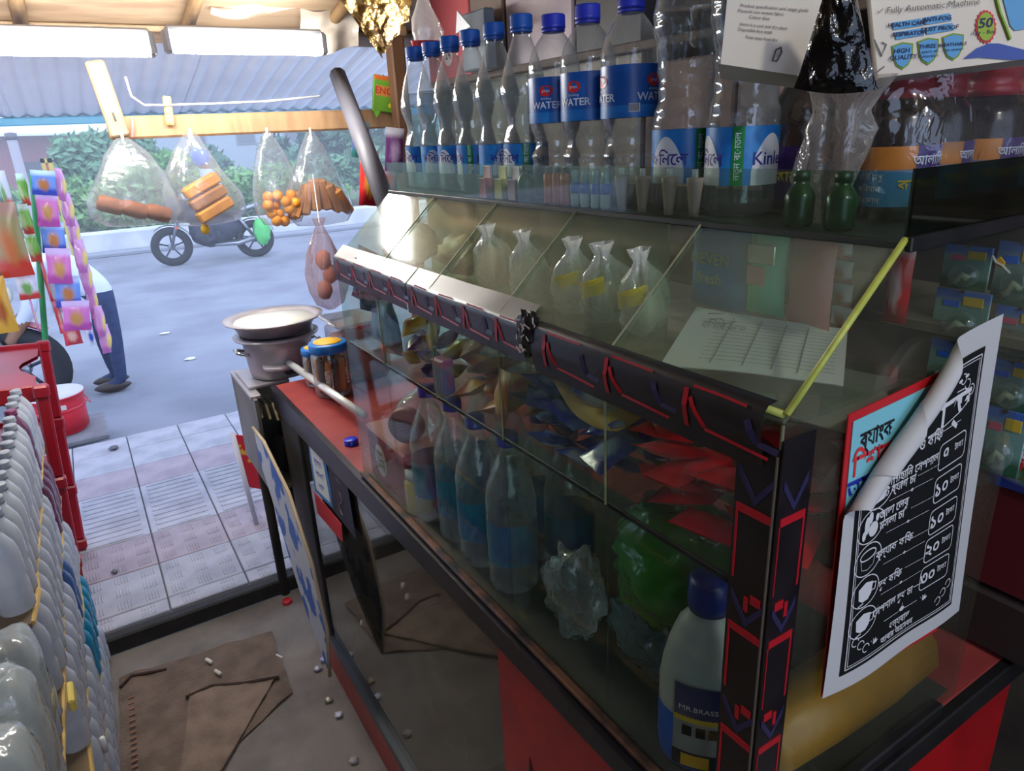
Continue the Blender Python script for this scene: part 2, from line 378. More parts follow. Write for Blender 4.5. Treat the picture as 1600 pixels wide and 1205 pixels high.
# awning outside: sheets of tin, each a piece
M_tin = mat('tin_sheet', (242, 243, 244), .6, metal=0, n2=(226, 229, 232), nscale=2)
awn = thing('awning', 'grey corrugated tin awning sloping down over the pavement', 'awning', (.5, 2.6, 2.05))
for i in range(6):
    x0 = -1.6 + i*.72
    mb = MB()
    def f(u, v, x0=x0): return Vector((x0 + u*.76, 2.6 + v*1.65, 2.06 - v*.335 + .008*sin(u*2*pi*10) + (.004 if i % 2 else 0)))
    mb.grid(f, 80, 2); mb.grid(lambda u, v: f(u, v) + Vector((0, 0, .004)), 80, 2, flip=True)
    wp(mb, 'roof_sheet', M_tin, awn, True)
wp(MB().bbox((.55, 4.2, 1.712), (4.4, .04, .035), .004), 'edge_rail', mat('blue_pipe', (120, 190, 214), .4), awn)
for x in (-1.55, 2.7): wp(MB().tube([(x, 4.15, .06), (x, 4.15, 1.72)], .022, 10), 'post', mat('awning_post', (110, 112, 118), .5, metal=.6), awn, True)
# wooden frame under the roof, at the street side
M_wood = mat('raw_timber', (170, 134, 98), .65, n2=(148, 112, 80), nscale=6, nstretch=(6, 1, 1))
a_, b_ = ony(168, 201, 2.4), ony(640, 184, 2.4)
bm_ = thing('timber_beam', 'long raw timber beam the snack bags hang from', 'beam', (a_ + b_)/2)
d_ = b_ - a_
wp(MB().bbox((0, 0, 0), (d_.length, .05, .062), .006, M=Matrix.Translation((a_+b_)/2) @ Matrix.Rotation(-math.atan2(d_.z, d_.x), 4, 'Y')), 'beam', M_wood, bm_)
p0, p1 = ony(180, 214, 2.38), ony(155, 95, 2.38)
wp(MB().bbox((0, 0, 0), (.048, .04, (p1-p0).length), .005, M=Matrix.Translation((p0+p1)/2) @ Matrix.Rotation(-.12, 4, 'Y')), 'hanger', mat('pale_timber', (168, 142, 112), .65, n2=(150, 124, 94), nscale=6, nstretch=(1, 1, .2)), bm_)
wp(MB().tube([ony(176, 176, 2.355), ony(181, 190, 2.352)], .0025, 6), 'nail', M_black, bm_)
wp(MB().tube([ony(206, 183, 2.37), ony(208, 200, 2.365), ony(207, 214, 2.37)], .004, 6), 'string', mat('pink_string', (220, 120, 120), .8), bm_)
pp = thing('timber_post', 'brown timber post between the hanging packets and first bottle', 'post', (ony(629, 200, 2.28).x, 2.28, .0))
px_, py_ = pp.location.x, pp.location.y
wp(MB().bbox((px_, py_, .93), (.05, .05, 1.86), .006), 'post', mat('post_timber', (120, 84, 56), .65, n2=(96, 64, 42), nscale=7, nstretch=(1, 1, .2)), pp)
wp(MB().bbox((px_, py_, 1.875), (.07, .07, .03), .006), 'cap', M_wood, pp)
# dark pole leaning from the beam down to the case
q0, q1 = ony(528, 118, 2.36), onx(612, 340, .68)
tag(MB().tube([q0, q1], .027, 10).build('leaning_pole', mat('dark_pole', (104, 104, 114), .5), smooth=True), 'dark grey pole leaning behind the case below the timber beam', 'pole')
# matchbox-like tag on the beam, wire
c = ony(263, 173, 2.36)
mb = MB().bbox(c, (.022, .012, .078), .003, M=Matrix.Translation(c) @ Matrix.Rotation(.07, 4, 'Y') @ Matrix.Translation(-c))
tg = tag(mb.build('hanging_tag', printed('tag_print', (232, 206, 120), splat=(150, 120, 60))), 'pale yellow tag hooked over the beam below the tubes', 'tag')
tag(MB().tube([ony(196, 120, 2.33), ony(205, 150, 2.33), ony(225, 164, 2.33), ony(262, 164, 2.35), ony(330, 162, 2.35), ony(420, 158, 2.34), ony(500, 150, 2.33)], .003, 6).build('lamp_wire', mat('white_wire', (225, 228, 232), .5), smooth=True), 'thin white wire sagging along below the tube lights', 'wire')
# tube lights (they give the light)
def emitter(name, col, s):
    m, nt, N, L = newmat(name); N.remove(N['Principled BSDF']); e = N.new('ShaderNodeEmission'); e.inputs[0].default_value = c4(col); e.inputs[1].default_value = s
    L.new(e.outputs[0], N['Material Output'].inputs[0]); return m
M_lamp = emitter('tube_glow', (1.0, .975, .92), 120.0)
M_fit = mat('white_fitting', (226, 228, 230), .4)
TY = 2.05
for (xa, xb, lab) in ((-200, 236, 'glowing white tube light at the photo edge over the snack stand'), (263, 503, 'glowing white tube light above the beam, beside the gold foil')):
    A, B = ony(xa, 72, TY), ony(xb, 72, TY)
    t = thing('tube_light', lab, 'lamp', (A + B)/2, group='tube lights under the roof')
    z = (A.z + B.z)/2
    wp(MB().tube([(A.x+.012, TY, z), (B.x-.012, TY, z)], .0205, 14), 'tube', M_lamp, t, True)
    wp(MB().bbox(((A.x+B.x)/2, TY, z+.033), (B.x-A.x, .026, .02), .004), 'fitting', M_fit, t)
    for x in (A.x, B.x): wp(MB().bbox((x, TY, z+.008), (.02, .040, .056), .006), 'lamp_holder', M_fit, t)
# bare bulb over the shopkeeper's place, behind the picture's viewpoint
bl = thing('hanging_bulb', 'bare white bulb hanging from the roof over the back of the shop', 'lamp', (.30, -.55, 2.12))
MB().sphere((0, 0, 0), .036, 16, 12).build('bulb', emitter('bulb_glow', (1.0, .95, .85), 330.0), bl, True)
MB().lathe([(.014, .03), (.018, .034), (.018, .075), (.008, .085)], 14).build('lamp_holder', M_fit, bl, True)
MB().tube([(0, 0, .08), (0, 0, .385)], .003, 6).build('cord', M_black, bl, True)
# ================================================================== COUNTER
X0, YA, YB = .40, .29, 1.275
cn = thing('counter', 'long red shop counter with black edging under the glass case', 'counter', (.66, 1.13, 0))
wp(MB().bbox((.663, 1.135, .886), (.536, 1.70, .026), .003), 'counter_top', M_redtop, cn)
wp(MB().poly([(.398, .285, .899), (.398, 1.985, .899), (.398, 1.985, .826), (.398, .285, .872)], (-1, 0, 0), .014), 'edge_strip', mat('navy_edge', (30, 26, 34), .35, n2=(16, 14, 18), nscale=16), cn)
wp(MB().bbox((.663, .281, .882), (.55, .014, .034), .002), 'edge_strip', M_black, cn)
wp(MB().bbox((.402, .512, .436), (.016, .446, .872), .002), 'front_panel', M_red, cn)
wp(MB().bbox((.402, 1.36, .062), (.03, 1.25, .124), .004), 'skirting', M_red, cn)
wp(MB().bbox((.402, 1.36, .133), (.034, 1.25, .02), .002), 'rail', mat('grey_rail', (84, 88, 90), .4, metal=.4), cn)
wp(MB().bbox((.404, 1.885, .43), (.02, .19, .86), .002), 'stile', M_dark, cn)
wp(MB().box(.40, .404, .735, 1.79, .142, .868), 'window_glass', glass('cabinet_glass', (.62, .66, .6), .10, (130, 125, 112), .03, 3), cn)
wp(MB().box(.42, .92, .74, 1.96, .10, .12), 'cabinet_floor', M_darkin, cn)
wp(MB().box(.905, .92, .30, 1.97, 0, .87), 'back_panel', M_darkin, cn)
wp(MB().box(.42, .90, .735, .75, .12, .87), 'divider', M_darkin, cn)
wp(MB().box(.41, .92, 1.955, 1.97, 0, .87), 'end_panel', M_dark, cn)
wp(MB().bbox((.663, .295, .436), (.52, .016, .872), .002), 'end_panel', M_red, cn)
mb = MB()
for k in range(4):
    y, z = .655 - k*.004, .70 - k*.045
    mb.poly([(.3935, y, z), (.3935, y-.006, z-.03), (.3935, y+.004, z-.034)], (-1, 0, 0), .0006)
wp(mb, 'scratch', M_black, cn)
# card box and cloth stored behind the cabinet window
tag(MB().bbox((.66, 1.3, .24), (.3, .36, .23), .006).build('carton', mat('kraft_board', (150, 118, 78), .8, n2=(128, 98, 62), nscale=8)), 'brown carton stored behind the dark counter window', 'box')
# notes stuck on the counter front
def quad_note(name, pts, m, label, cat, X=.393, th=.0012, deco=None):
    P = [onx(x, y, X) for x, y in pts]
    t = thing(name, label, cat, P[3])
    wp(MB().poly(P, (-1, 0, 0), th), 'sheet', m, t)
    if deco: deco(t, P)
    return t
def lerp4(P, u, v): return P[0].lerp(P[1], u).lerp(P[3].lerp(P[2], u), v)
M_white = mat('white_paper', (222, 222, 220), .8)
M_blueink = mat('blue_ink', (40, 80, 170), .7)
def deco_note(t, P):
    mb = MB(); o = Vector((-.0018, 0, 0))
    mb.poly([lerp4(P, u, v) + o for u, v in ((.13, .05), (.87, .05), (.87, .93), (.13, .93))], (-1, 0, 0), .0004)
    wp(mb, 'panel', M_white, t)
    mb = MB(); fm = lambda x, y: lerp4(P, .5 + x, .5 - y) + Vector((-.0026, 0, 0))
    for i, s in enumerate(('নগদ', 'মূল্য', 'বাকি', 'নাই')): add_text(mb, s, .22, lambda x, y, i=i: fm(x, y*.55 + .3 - .2*i), bold=.01)
    wp(mb, 'lettering', M_blueink, t)
quad_note('notice', [(479, 674), (504, 694), (523, 797), (493, 767)], mat('note_blue', (64, 128, 190), .7), 'white handwritten notice with blue border on the counter front', 'notice', deco=deco_note)
def deco_dark(t, P):
    mb = MB(); fm = lambda x, y: lerp4(P, .5 + x, .5 - y) + Vector((-.002, 0, 0))
    for i in range(3): add_text(mb, ('স্পেশাল', 'মিষ্টি', 'পান')[i], .16, lambda x, y, i=i: fm(x, y*.5 + .36 - .1*i))
    mb.tube([fm(.1*sin(k*.7), -.0 - k*.04) for k in range(10)], .0016, 5)
    wp(mb, 'lettering', mat('pale_print', (150, 120, 110), .7), t)
quad_note('poster', [(509, 700), (539, 732), (557, 842), (521, 797)], mat('dark_poster', (44, 40, 58), .55), 'dark purple poster hanging on the counter front beside the notice', 'poster', X=.3925, deco=deco_dark)
quad_note('poster_strip', [(491, 768), (534, 819), (536, 847), (497, 802)], mat('red_poster', (206, 52, 60), .6), 'red paper strip below the notice on the counter front', 'poster', X=.3915)
# ================================================================== DISPLAY CASE
dc = thing('display_case', 'long glass snack display case with slanted top and patterned tape edges', 'display case', (.58, .78, .90))
SY = [.489, .69, .877, 1.075]
ALLY = [YA] + SY + [YB]
G_front = glass('case_front_glass', (.90, .94, .90), .022, (140, 150, 136), .02, 5, gain=.42)
G_slope = glass('case_slope_glass', (.88, .94, .88), .095, (206, 214, 192), .08, 4)
G_side = glass('case_side_glass', (.93, .95, .90), .03, (170, 168, 148), .02, 5, .6)
G_in = glass('case_inner_glass', (.92, .96, .92), .022, (160, 168, 150), .03, 7)
G_rim = glass('tray_rim_glass', (.80, .88, .82), .032, (150, 165, 152), .05, 9)
M_seal = mat('yellow_green_sealant', (150, 158, 62), .5, n2=(186, 190, 96), nscale=40)
M_seal2 = mat('dull_sealant', (104, 108, 74), .5, n2=(132, 134, 96), nscale=40)
for i in range(5):
    y0, y1 = ALLY[i], ALLY[i+1]
    wp(MB().box(X0, X0+.004, y0+.001, y1-.001, .903, 1.345), 'front_pane', G_front, dc)
    n = Vector((-.11, 0, .12)).normalized()*.004
    P = [Vector((X0, y0+.001, 1.347)), Vector((X0, y1-.001, 1.347)), Vector((.52, y1-.001, 1.457)), Vector((.52, y0+.001, 1.457))]
    wp(MB().poly(P, n, -.004), 'slope_pane', G_slope, dc)
side = [(X0, .903), (.765, .903), (.765, 1.455), (.522, 1.455), (X0+.001, 1.345)]
for yy, g in ((YA, G_side), (YB, G_front)):
    wp(MB().poly([(x, yy+.002, z) for x, z in side], (0, -1, 0), .004), 'side_pane', g, dc)
for yy in SY:
    wp(MB().poly([(x, yy+.0015, z) for x, z in ((X0+.006, 1.19), (.60, 1.19), (.60, 1.452), (.52, 1.452), (X0+.006, 1.343))], (0, -1, 0), .003), 'partition', G_in, dc)
    wp(MB().tube([(X0-.001, yy, 1.19), (X0-.001, yy, 1.343)], .0012, 6), 'joint', M_seal2, dc)
    wp(MB().tube([(X0+.002, yy, 1.352), (.519, yy, 1.459)], .0012, 6), 'joint', M_seal2, dc)
wp(MB().box(X0+.006, .76, .692, .696, .905, 1.183), 'partition', G_in, dc)
wp(MB().box(X0+.005, .76, YA+.004, YB-.004, 1.183, 1.188), 'shelf', G_in, dc)
wp(MB().bbox((X0+.0065, (YA+YB)/2, 1.1855), (.003, YB-YA-.01, .0065), .0008), 'shelf_edge', M_black, dc)
for y0_, y1_ in zip(ALLY[:-1], ALLY[1:]): wp(MB().box(X0+.005, .585, y0_+.004, y1_-.004, 1.338, 1.343), 'shelf', G_in, dc)
wp(MB().tube([(X0+.001, YA-.001, 1.353), (.521, YA-.001, 1.463)], .0026, 8), 'sealant', mat('bright_sealant', (150, 158, 56), .5, n2=(178, 184, 84), nscale=50), dc, True)
wp(MB().tube([(X0+.002, YA+.002, 1.352), (X0+.002, .488, 1.352)], .003, 8), 'sealant', M_seal, dc, True)
wp(MB().tube([(X0-.0005, YA+.0, .91), (X0-.0005, YA, 1.345)], .0016, 8), 'sealant', mat('corner_sealant', (84, 82, 60), .5), dc, True)
wp(MB().bbox((X0-.003, (YA+YB)/2, .9065), (.012, YB-YA, .008), .002), 'bottom_channel', mat('bronze_channel', (120, 84, 66), .35, metal=.6, n2=(40, 40, 40), nscale=25), dc)
wp(MB().bbox((.55, YA-.004, .9105), (.34, .014, .016), .002), 'bottom_channel', M_black, dc)
wp(MB().box(X0+.008, .762, YA+.006, YB-.006, .9005, .9045), 'floor_board', mat('case_floor', (60, 62, 56), .6, n2=(44, 46, 42), nscale=9), dc)
wp(MB().box(.592, .597, .61, YB-.006, 1.192, 1.452), 'back_board', mat('case_back', (150, 150, 124), .7, n2=(132, 134, 110), nscale=6), dc)
# tray on top
wp(MB().bbox((.665, (YA+YB)/2, 1.459), (.29, YB-YA+.004, .005), .001), 'tray_floor', mat('tray_floor', (74, 84, 76), .5), dc)
wp(MB().box(.519, .523, YA, YB, 1.461, 1.511), 'tray_rim', G_rim, dc)
wp(MB().box(.523, .81, YA-.002, YA+.002, 1.461, 1.513), 'tray_rim', glass('tray_side_glass', (.22, .27, .22), .05, (70, 80, 66), .05, 9), dc)
wp(MB().box(.523, .81, YB-.002, YB+.002, 1.461, 1.511), 'tray_rim', G_rim, dc)
wp(MB().bbox((.5205, (YA+YB)/2, 1.4585), (.006, YB-YA, .006), .001), 'tray_bead', mat('dark_bead', (34, 40, 34), .5), dc)
wp(MB().bbox((.67, YA-.004, 1.459), (.30, .006, .011), .001), 'tray_bead', M_black, dc)
# patterned tape along the front edge
M_tape = mat('black_patterned_tape', (17, 14, 16), .30, n2=(30, 25, 28), nscale=30, spec=.7)
M_tred = mat('tape_red_print', (170, 26, 36), .3)
M_tblue = mat('tape_blue_print', (46, 42, 74), .3)
sd = Vector((.12, 0, .11)).normalized(); sn = Vector((-.11, 0, .12)).normalized()
def tape_front(y, z, lift=.0016): return Vector((X0-lift, y, z))
def strip(ya, yb, top, low, bulge, name):
    """length of tape wrapped over the edge: cross-section from the slope face over the lip to the front face"""
    sec = [Vector((X0, 0, 1.349)) + sd*top + sn*.0012, Vector((X0, 0, 1.349)) + sd*top*.4 + sn*(.0012+bulge), Vector((X0-.002-bulge*.6, 0, 1.3495+bulge*.4)), Vector((X0-.0022-bulge, 0, 1.335)), Vector((X0-.0022-bulge*.5, 0, 1.349-low*.6)), Vector((X0-.0016, 0, 1.349-low))]
    mb = MB(); nu = 14; off = ya*9
    def f(u, v):
        k = v*(len(sec)-1); i = min(int(k), len(sec)-2); p = sec[i].lerp(sec[i+1], k-i)
        wv = noise.noise(Vector((u*4+off, v*2, 0)))*.0022*(1 + bulge*120)
        return Vector((p.x - abs(wv)*.8, ya + (yb-ya)*u, p.z + wv*.5))
    mb.grid(f, nu, 10)
    o = wp(mb, name, M_tape, dc, True)
    return f
f1 = strip(1.282, .952, .030, .040, 0, 'edge_tape')
f2 = strip(.948, .628, .030, .042, 0, 'edge_tape')
f3 = strip(.606, .302, .012, .046, .006, 'edge_tape')
def deco_strip(f, ya, yb, k0, n):
    mr, mbk = MB(), MB()
    def pt(u, v): p = f(u, v); return p + Vector((-.0011, 0, .0006))
    def bar(mb, u0, v0, u1, v1, w_):
        a, b = pt(u0, v0), pt(u1, v1); d = (b-a).normalized(); s = d.cross(Vector((-1, 0, .3))).normalized()*w_
        K = max(1, int((b-a).length/.006)); pts = [pt(u0+(u1-u0)*i/K, v0+(v1-v0)*i/K) for i in range(K+1)]
        for i in range(K): mb.add([pts[i]-s, pts[i+1]-s, pts[i+1]+s, pts[i]+s], [(0, 1, 2, 3)])
    for i in range(n):
        u = (i+.25)/n
        bar(mr, u, .42, u, .86, .0026); bar(mr, u+.02, .36, u+.6/n, .36, .0011); bar(mr, u+.05/n, .5, u+.2/n, .8, .002)
        bar(mr, u+.2/n, .82, u+.8/n, .86, .0012); bar(mbk, u+.62/n, .5, u+.72/n, .72, .003); bar(mbk, u+.72/n, .72, u+.9/n, .74, .0024)
    stuff(wp(mr, 'red_print', M_tred, dc)); stuff(wp(mbk, 'blue_print', M_tblue, dc))
deco_strip(f1, 1.282, .952, 0, 4); deco_strip(f2, .948, .628, 0, 4); deco_strip(f3, .606, .302, 0, 3)
# torn, bunched end of the tape
r_ = random.Random(12)
wp(crumple((X0-.003, .617, 1.345), (.011, .016, .026), 8, .45, 3.2, 22, 16), 'torn_tape', M_tape, dc, True)
mb = MB()
for k in range(16):
    c_ = Vector((X0-.0125 + r_.uniform(-.0015, .001), .617 + r_.uniform(-.012, .013), 1.343 + r_.uniform(-.018, .019))); a_ = r_.uniform(0, pi); l_ = r_.uniform(.002, .006)
    d_ = Vector((0, cos(a_), sin(a_)))*l_; e_ = Vector((0, -sin(a_), cos(a_)))*.0009
    mb.poly([c_-d_-e_, c_+d_-e_*.4, c_+d_+e_, c_-d_+e_], (-1, 0, 0), .0006)
stuff(wp(mb, 'torn_edge', mat('white_tear', (190, 184, 172), .7), dc))
# corner post tape
mb = MB(); mb.box(X0-.0025, X0-.0012, YA-.0015, YA+.037, .906, 1.326); mb.box(X0-.0025, X0+.034, YA-.004, YA-.0026, .906, 1.334)
wp(mb, 'corner_tape', M_tape, dc)
mr, mbl, mw_ = MB(), MB(), MB()
def tq(mb, face, a0, z0, a1, z1, th=.0005):
    if face == 0: mb.box(X0-.0032, X0-.0025, YA+a0, YA+a1, z0, z1)
    else: mb.box(X0+a0, X0+a1, YA-.0046, YA-.004, z0, z1)
for k in range(4):
    zt = 1.262 - k*.113
    for face, wd in ((0, .034), (1, .030)):
        tq(mr, face, .001, zt, wd, zt+.007); tq(mr, face, wd-.002, zt-.062, wd, zt); tq(mr, face, 0, zt-.062, .001, zt) if face else None
        tq(mr, face, .004, zt-.078, .014, zt-.070); tq(mr, face, .016, zt-.088, .020, zt-.074)
        for side_ in (0, 1):
            zb_ = zt + .010
            pts_ = [(.001, zb_+.022), (wd*.5, zb_), (wd*.5, zb_+.008), (.001, zb_+.030)] if side_ == 0 else [(wd-.001, zb_+.022), (wd*.5, zb_), (wd*.5, zb_+.008), (wd-.001, zb_+.030)]
            if face == 0: wp(MB().poly([(X0-.0027, YA+a, z) for a, z in pts_], (-1, 0, 0), .0006), 'chevron', M_tblue, dc)
            else: wp(MB().poly([(X0+a, YA-.0042, z) for a, z in pts_], (0, -1, 0), .0006), 'chevron', M_tblue, dc)
tq(mw_, 0, -.0005, .92, .0012, 1.32); 
stuff(wp(mr, 'red_print', M_tred, dc)); wp(mw_, 'worn_edge', mat('worn_fold', (104, 96, 82), .7), dc)
# ================================================================== BOTTLES IN THE TRAY
TZ = 1.4625
PET = film('clear_pet', (.90, .92, .93), .07, (200, 205, 208), .06, (22, .5), .5, 1.0)
WATER = film('water_fill', (.84, .88, .90), .03, (150, 165, 175), .05, (12, .3), .28)
M_cap = mat('blue_cap', (28, 88, 176), .38)
M_cap2 = mat('royal_cap', (40, 58, 190), .38)
def capmesh(z, r=.0145, h=.018):
    return MB().lathe([(r*.6, z), (r, z), (r*1.02, z+.004), (r, z+.0045), (r, z+h-.002), (r*.93, z+h), (0.001, z+h)], 24, wob=lambda a, q: 1 + .018*(1 if int(a*24/(2*pi)) % 2 else -1))
def ribbed(prof, amp=.0009, z0=0, z1=0): return prof
PROF_A = [(.024, 0), (.0305, .004), (.032, .012), (.0315, .018), (.0315, .074), (.032, .077), (.0285, .088), (.0252, .100), (.0262, .112), (.0312, .127), (.0342, .139), (.0330, .149), (.0275, .170), (.0205, .192), (.0150, .206), (.0125, .212), (.0125, .218), (.0145, .219), (.0145, .222), (.012, .223), (.012, .226)]
PROF_B = [(.024, 0), (.031, .004), (.033, .012), (.031, .028), (.033, .040), (.031, .052), (.033, .062), (.0275, .076), (.0268, .084), (.0325, .100), (.034, .108), (.034, .168), (.0345, .174), (.0335, .186), (.029, .202), (.021, .216), (.0150, .224), (.0125, .228), (.0145, .229), (.0145, .232), (.012, .233), (.012, .236)]
PROF_C = [(.026, 0), (.0335, .005), (.035, .014), (.0345, .018), (.0345, .084), (.035, .088), (.033, .102), (.0295, .118), (.0285, .132), (.031, .150), (.034, .172), (.0362, .188), (.0362, .196), (.0345, .202), (.031, .222), (.024, .240), (.016, .254), (.013, .260), (.013, .266), (.015, .267), (.015, .270), (.0125, .271), (.0125, .274)]
def smooth_prof(p, k=3):
    out = []
    for i in range(len(p)-1):
        for q in range(k): t = q/k; out.append((p[i][0]*(1-t)+p[i+1][0]*t, p[i][1]*(1-t)+p[i+1][1]*t))
    return out + [p[-1]]
def cyl_map(r, z, a0, lift=0.0): return lambda x, y: Vector(((r+lift)*sin(a0 + x/r), -(r+lift)*cos(a0 + x/r), z + y))
def band(mb, r, z0, z1, a0, a1, m=0, n=24):
    mb.grid(lambda u, v: Vector((r*sin(a0+(a1-a0)*u), -r*cos(a0+(a1-a0)*u), z0+(z1-z0)*v)), n, 2, m)
M_lblue = mat('label_sky_blue', (46, 140, 216), .35, n2=(30, 112, 196), nscale=30)
M_lwhite = mat('label_white', (216, 222, 228), .35)
M_lgreen = mat('label_green', (30, 130, 66), .35)
M_lpurple = mat('label_purple_ink', (52, 44, 140), .4)
M_lwaterblue = mat('label_deep_blue', (26, 104, 190), .35, n2=(18, 74, 160), nscale=14, nstretch=(.4, .4, 1))
M_lred = mat('label_red', (206, 44, 52), .4)
M_ltext = mat('label_text', (216, 226, 236), .4)
M_lfine = mat('label_fine_print', (110, 170, 220), .4)
def make_bottle(kind):
    t = thing('water_bottle', 'x', 'bottle', group='water bottles in the glass tray')
    prof = {'A': PROF_A, 'B': PROF_B, 'C': PROF_C}[kind]
    dent = {'A': .06, 'B': .02, 'C': .035}[kind]
    def wob(a, z):
        k = 1.0
        if kind == 'A' and .075 < z < .135: k += dent*cos(3*a + z*60)*sin((z-.075)/.06*pi) + .03*cos(5*a - z*90)*sin((z-.075)/.06*pi)
        if kind == 'C' and .08 < z < .19: k += dent*sin(2*a + z*110)*sin((z-.08)/.11*pi) + .022*sin(z*330 + 1.6*sin(a*1.0 + 1))
        if kind == 'B' and z < .07: k += dent*cos(6*a) + .015*sin(z*420)
        return k
    b = MB().lathe(smooth_prof(prof, 5), 36, wob=wob).build('body', PET, t, True)
    fill = [(r*.95, z) for r, z in smooth_prof(prof) if z < (.17 if kind != 'C' else .20)]
    MB().lathe(fill + [(.001, fill[-1][1])], 24, wob=wob).build('water', WATER, t, True)
    capmesh(prof[-1][1]-.005, .0155, .0185).build('cap', M_cap if kind == 'A' else M_cap2, t, True)
    MB().lathe([(.0138, prof[-1][1]-.009), (.0152, prof[-1][1]-.0085), (.0152, prof[-1][1]-.006), (.0138, prof[-1][1]-.0055)], 20, cap=False).build('neck_ring', M_cap if kind == 'A' else M_cap2, t, True)
    z0, z1, r = {'A': (.030, .074, .0326), 'B': (.108, .168, .0347), 'C': (.030, .084, .0354)}[kind]
    lb = MB(); band(lb, r, z0, z1, -pi, pi, n=40)
    l = lb.build('label', M_lblue if kind != 'B' else M_lwaterblue, t, True)
    if kind in 'AC':
        h = z1-z0
        for a0 in (-1.75, .25):
            MB().grid(lambda u, v, a0=a0: Vector(((r+.0003)*sin(a0+u*1.15), -(r+.0003)*cos(a0+u*1.15), z0 + h*v*(.25+.62*sin(pi*min(1, u*1.0))**.7))), 16, 4).build('label_swoosh', M_lwhite, l, True)
        for a0 in (-.28, 1.75):
            g = MB(); band(g, r+.0004, z0, z1, a0, a0+.32, n=6); g.build('label_stripe', M_lgreen, l, True)
        for s_, a0 in (('কিনেল', -1.15), ('Kinley', .85)):
            tx = MB(); add_text(tx, s_, .017, cyl_map(r+.0006, z0+.024, a0), bold=.012); tx.build('label_name', M_lpurple, l)
        for a0 in (-.12, 1.91):
            tx = MB(); add_text(tx, 'নতুন বোতল', .0085, lambda x, y, a0=a0: cyl_map(r+.0007, z0+h/2, a0)(-y, x)); tx.build('label_side_text', M_ltext, l)
    else:
        for a0 in (-.55, 1.4):
            MB().add([(lambda a, b: Vector(((r+.0004)*sin(a0+a/r), -(r+.0004)*cos(a0+a/r), .150+b)))(.0095*cos(k*pi/10), .0072*sin(k*pi/10)) for k in range(20)], [tuple(range(20))]).build('label_logo', M_lred, l)
            for s_, z_, zz, bo in (('WATER', .0125, .131, .02), ('pran', .006, .150, 0), ('drinking', .0045, .140, 0)):
                tx = MB(); add_text(tx, s_, z_, cyl_map(r+.0007, zz, a0), bold=bo); tx.build('label_name', M_ltext, l)
        lo = MB(); band(lo, r+.0002, z0, z0+.014, -pi, pi, n=40); lo.build('label_band', M_lblue, l, True)
        bar = MB(); a0 = .55
        band(bar, r+.0005, .114, .124, a0-.02, a0+.34, n=6); bar.build('barcode_ground', M_lwhite, l)
        bar = MB()
        for k in range(14): band(bar, r+.0008, .115, .1235, a0+k*.022, a0+k*.022+(.008 if k % 3 else .014), n=1)
        stuff(bar.build('barcode', M_black, l))
    return t
bA, bB, bC = make_bottle('A'), make_bottle('B'), make_bottle('C')
spots = [('A', 653, .2), ('A', 675, .9), ('A', 708, .5), ('A', 743, -.2), ('A', 781, 1.4), ('A', 822, .1), ('B', 869, .15), ('B', 918, -.1), ('B', 984, -.75), ('C', 1069, .35), ('C', 1160, -.3)]
used = {}
XB = .580
for i, (k, px, rz) in enumerate(spots):
    p = Vector((XB, (1.238, 1.171, 1.104, 1.035, .963, .890, .815, .743, .664, .575, .497)[i], 0)); src = {'A': bA, 'B': bB, 'C': bC}[k]
    desc = {'A': 'clear water bottle with sky blue cap and low label', 'B': 'water bottle with wide blue label and royal blue cap', 'C': 'tall clear bottle with low blue and green label'}[k]
    n = sum(1 for q in spots[:i+1] if q[0] == k) - 1
    end = {'A': ORD[n] + ' from the street end', 'B': ORD[n] + ' of the three', 'C': ('beside the wide-labelled bottles', 'below the white mask box')[min(n, 1)]}[k]
    lab = desc + ', ' + end
    if k in used: o = dup(src, label=lab)
    else: o = src; used[k] = 1; o['label'] = lab
    o.location = (p.x, p.y, TZ); o.rotation_euler = (0, 0, rz - .55)
    if k != 'C':
        top = {'A': .2415, 'B': .2515}[k]
        o.scale = (1, 1, .915 if k == 'B' else 1)
# brown syrup bottle with purple label
sy = thing('syrup_bottle', 'small clear bottle of brown syrup with purple label', 'bottle', onx(1246, 258, .625).to_tuple()[:2] + (TZ,), (0, 0, -.3))
pf = [(.022, 0), (.03, .004), (.031, .01), (.031, .085), (.028, .10), (.019, .116), (.0125, .124), (.0125, .138)]
MB().lathe(smooth_prof(pf), 26).build('body', PET, sy, True)
MB().lathe([(r*.93, z) for r, z in smooth_prof(pf)[3:-4]] + [(.001, .118)], 22).build('syrup', mat('brown_syrup', (60, 34, 24), .2), sy, True)
lb = MB(); band(lb, .0313, .014, .064, -pi, pi, n=36); l = lb.build('label', mat('honey_purple', (64, 44, 112), .35), sy, True)
lb = MB(); band(lb, .0316, .014, .046, .1, 2.2, n=20); lb.build('label_panel', mat('honey_blue', (50, 140, 200), .35), l, True)
lb = MB(); band(lb, .0316, .046, .064, .1, 2.2, n=20); lb.build('label_band', mat('honey_orange', (206, 130, 44), .35), l, True)
tx = MB(); add_text(tx, 'মারজান', .013, cyl_map(.0318, .036, -.55), bold=.02); tx.build('label_name', mat('honey_yellow', (236, 204, 40), .4), l)
capmesh(.134, .0145, .018).build('cap', mat('red_cap', (170, 26, 40), .4), sy, True)
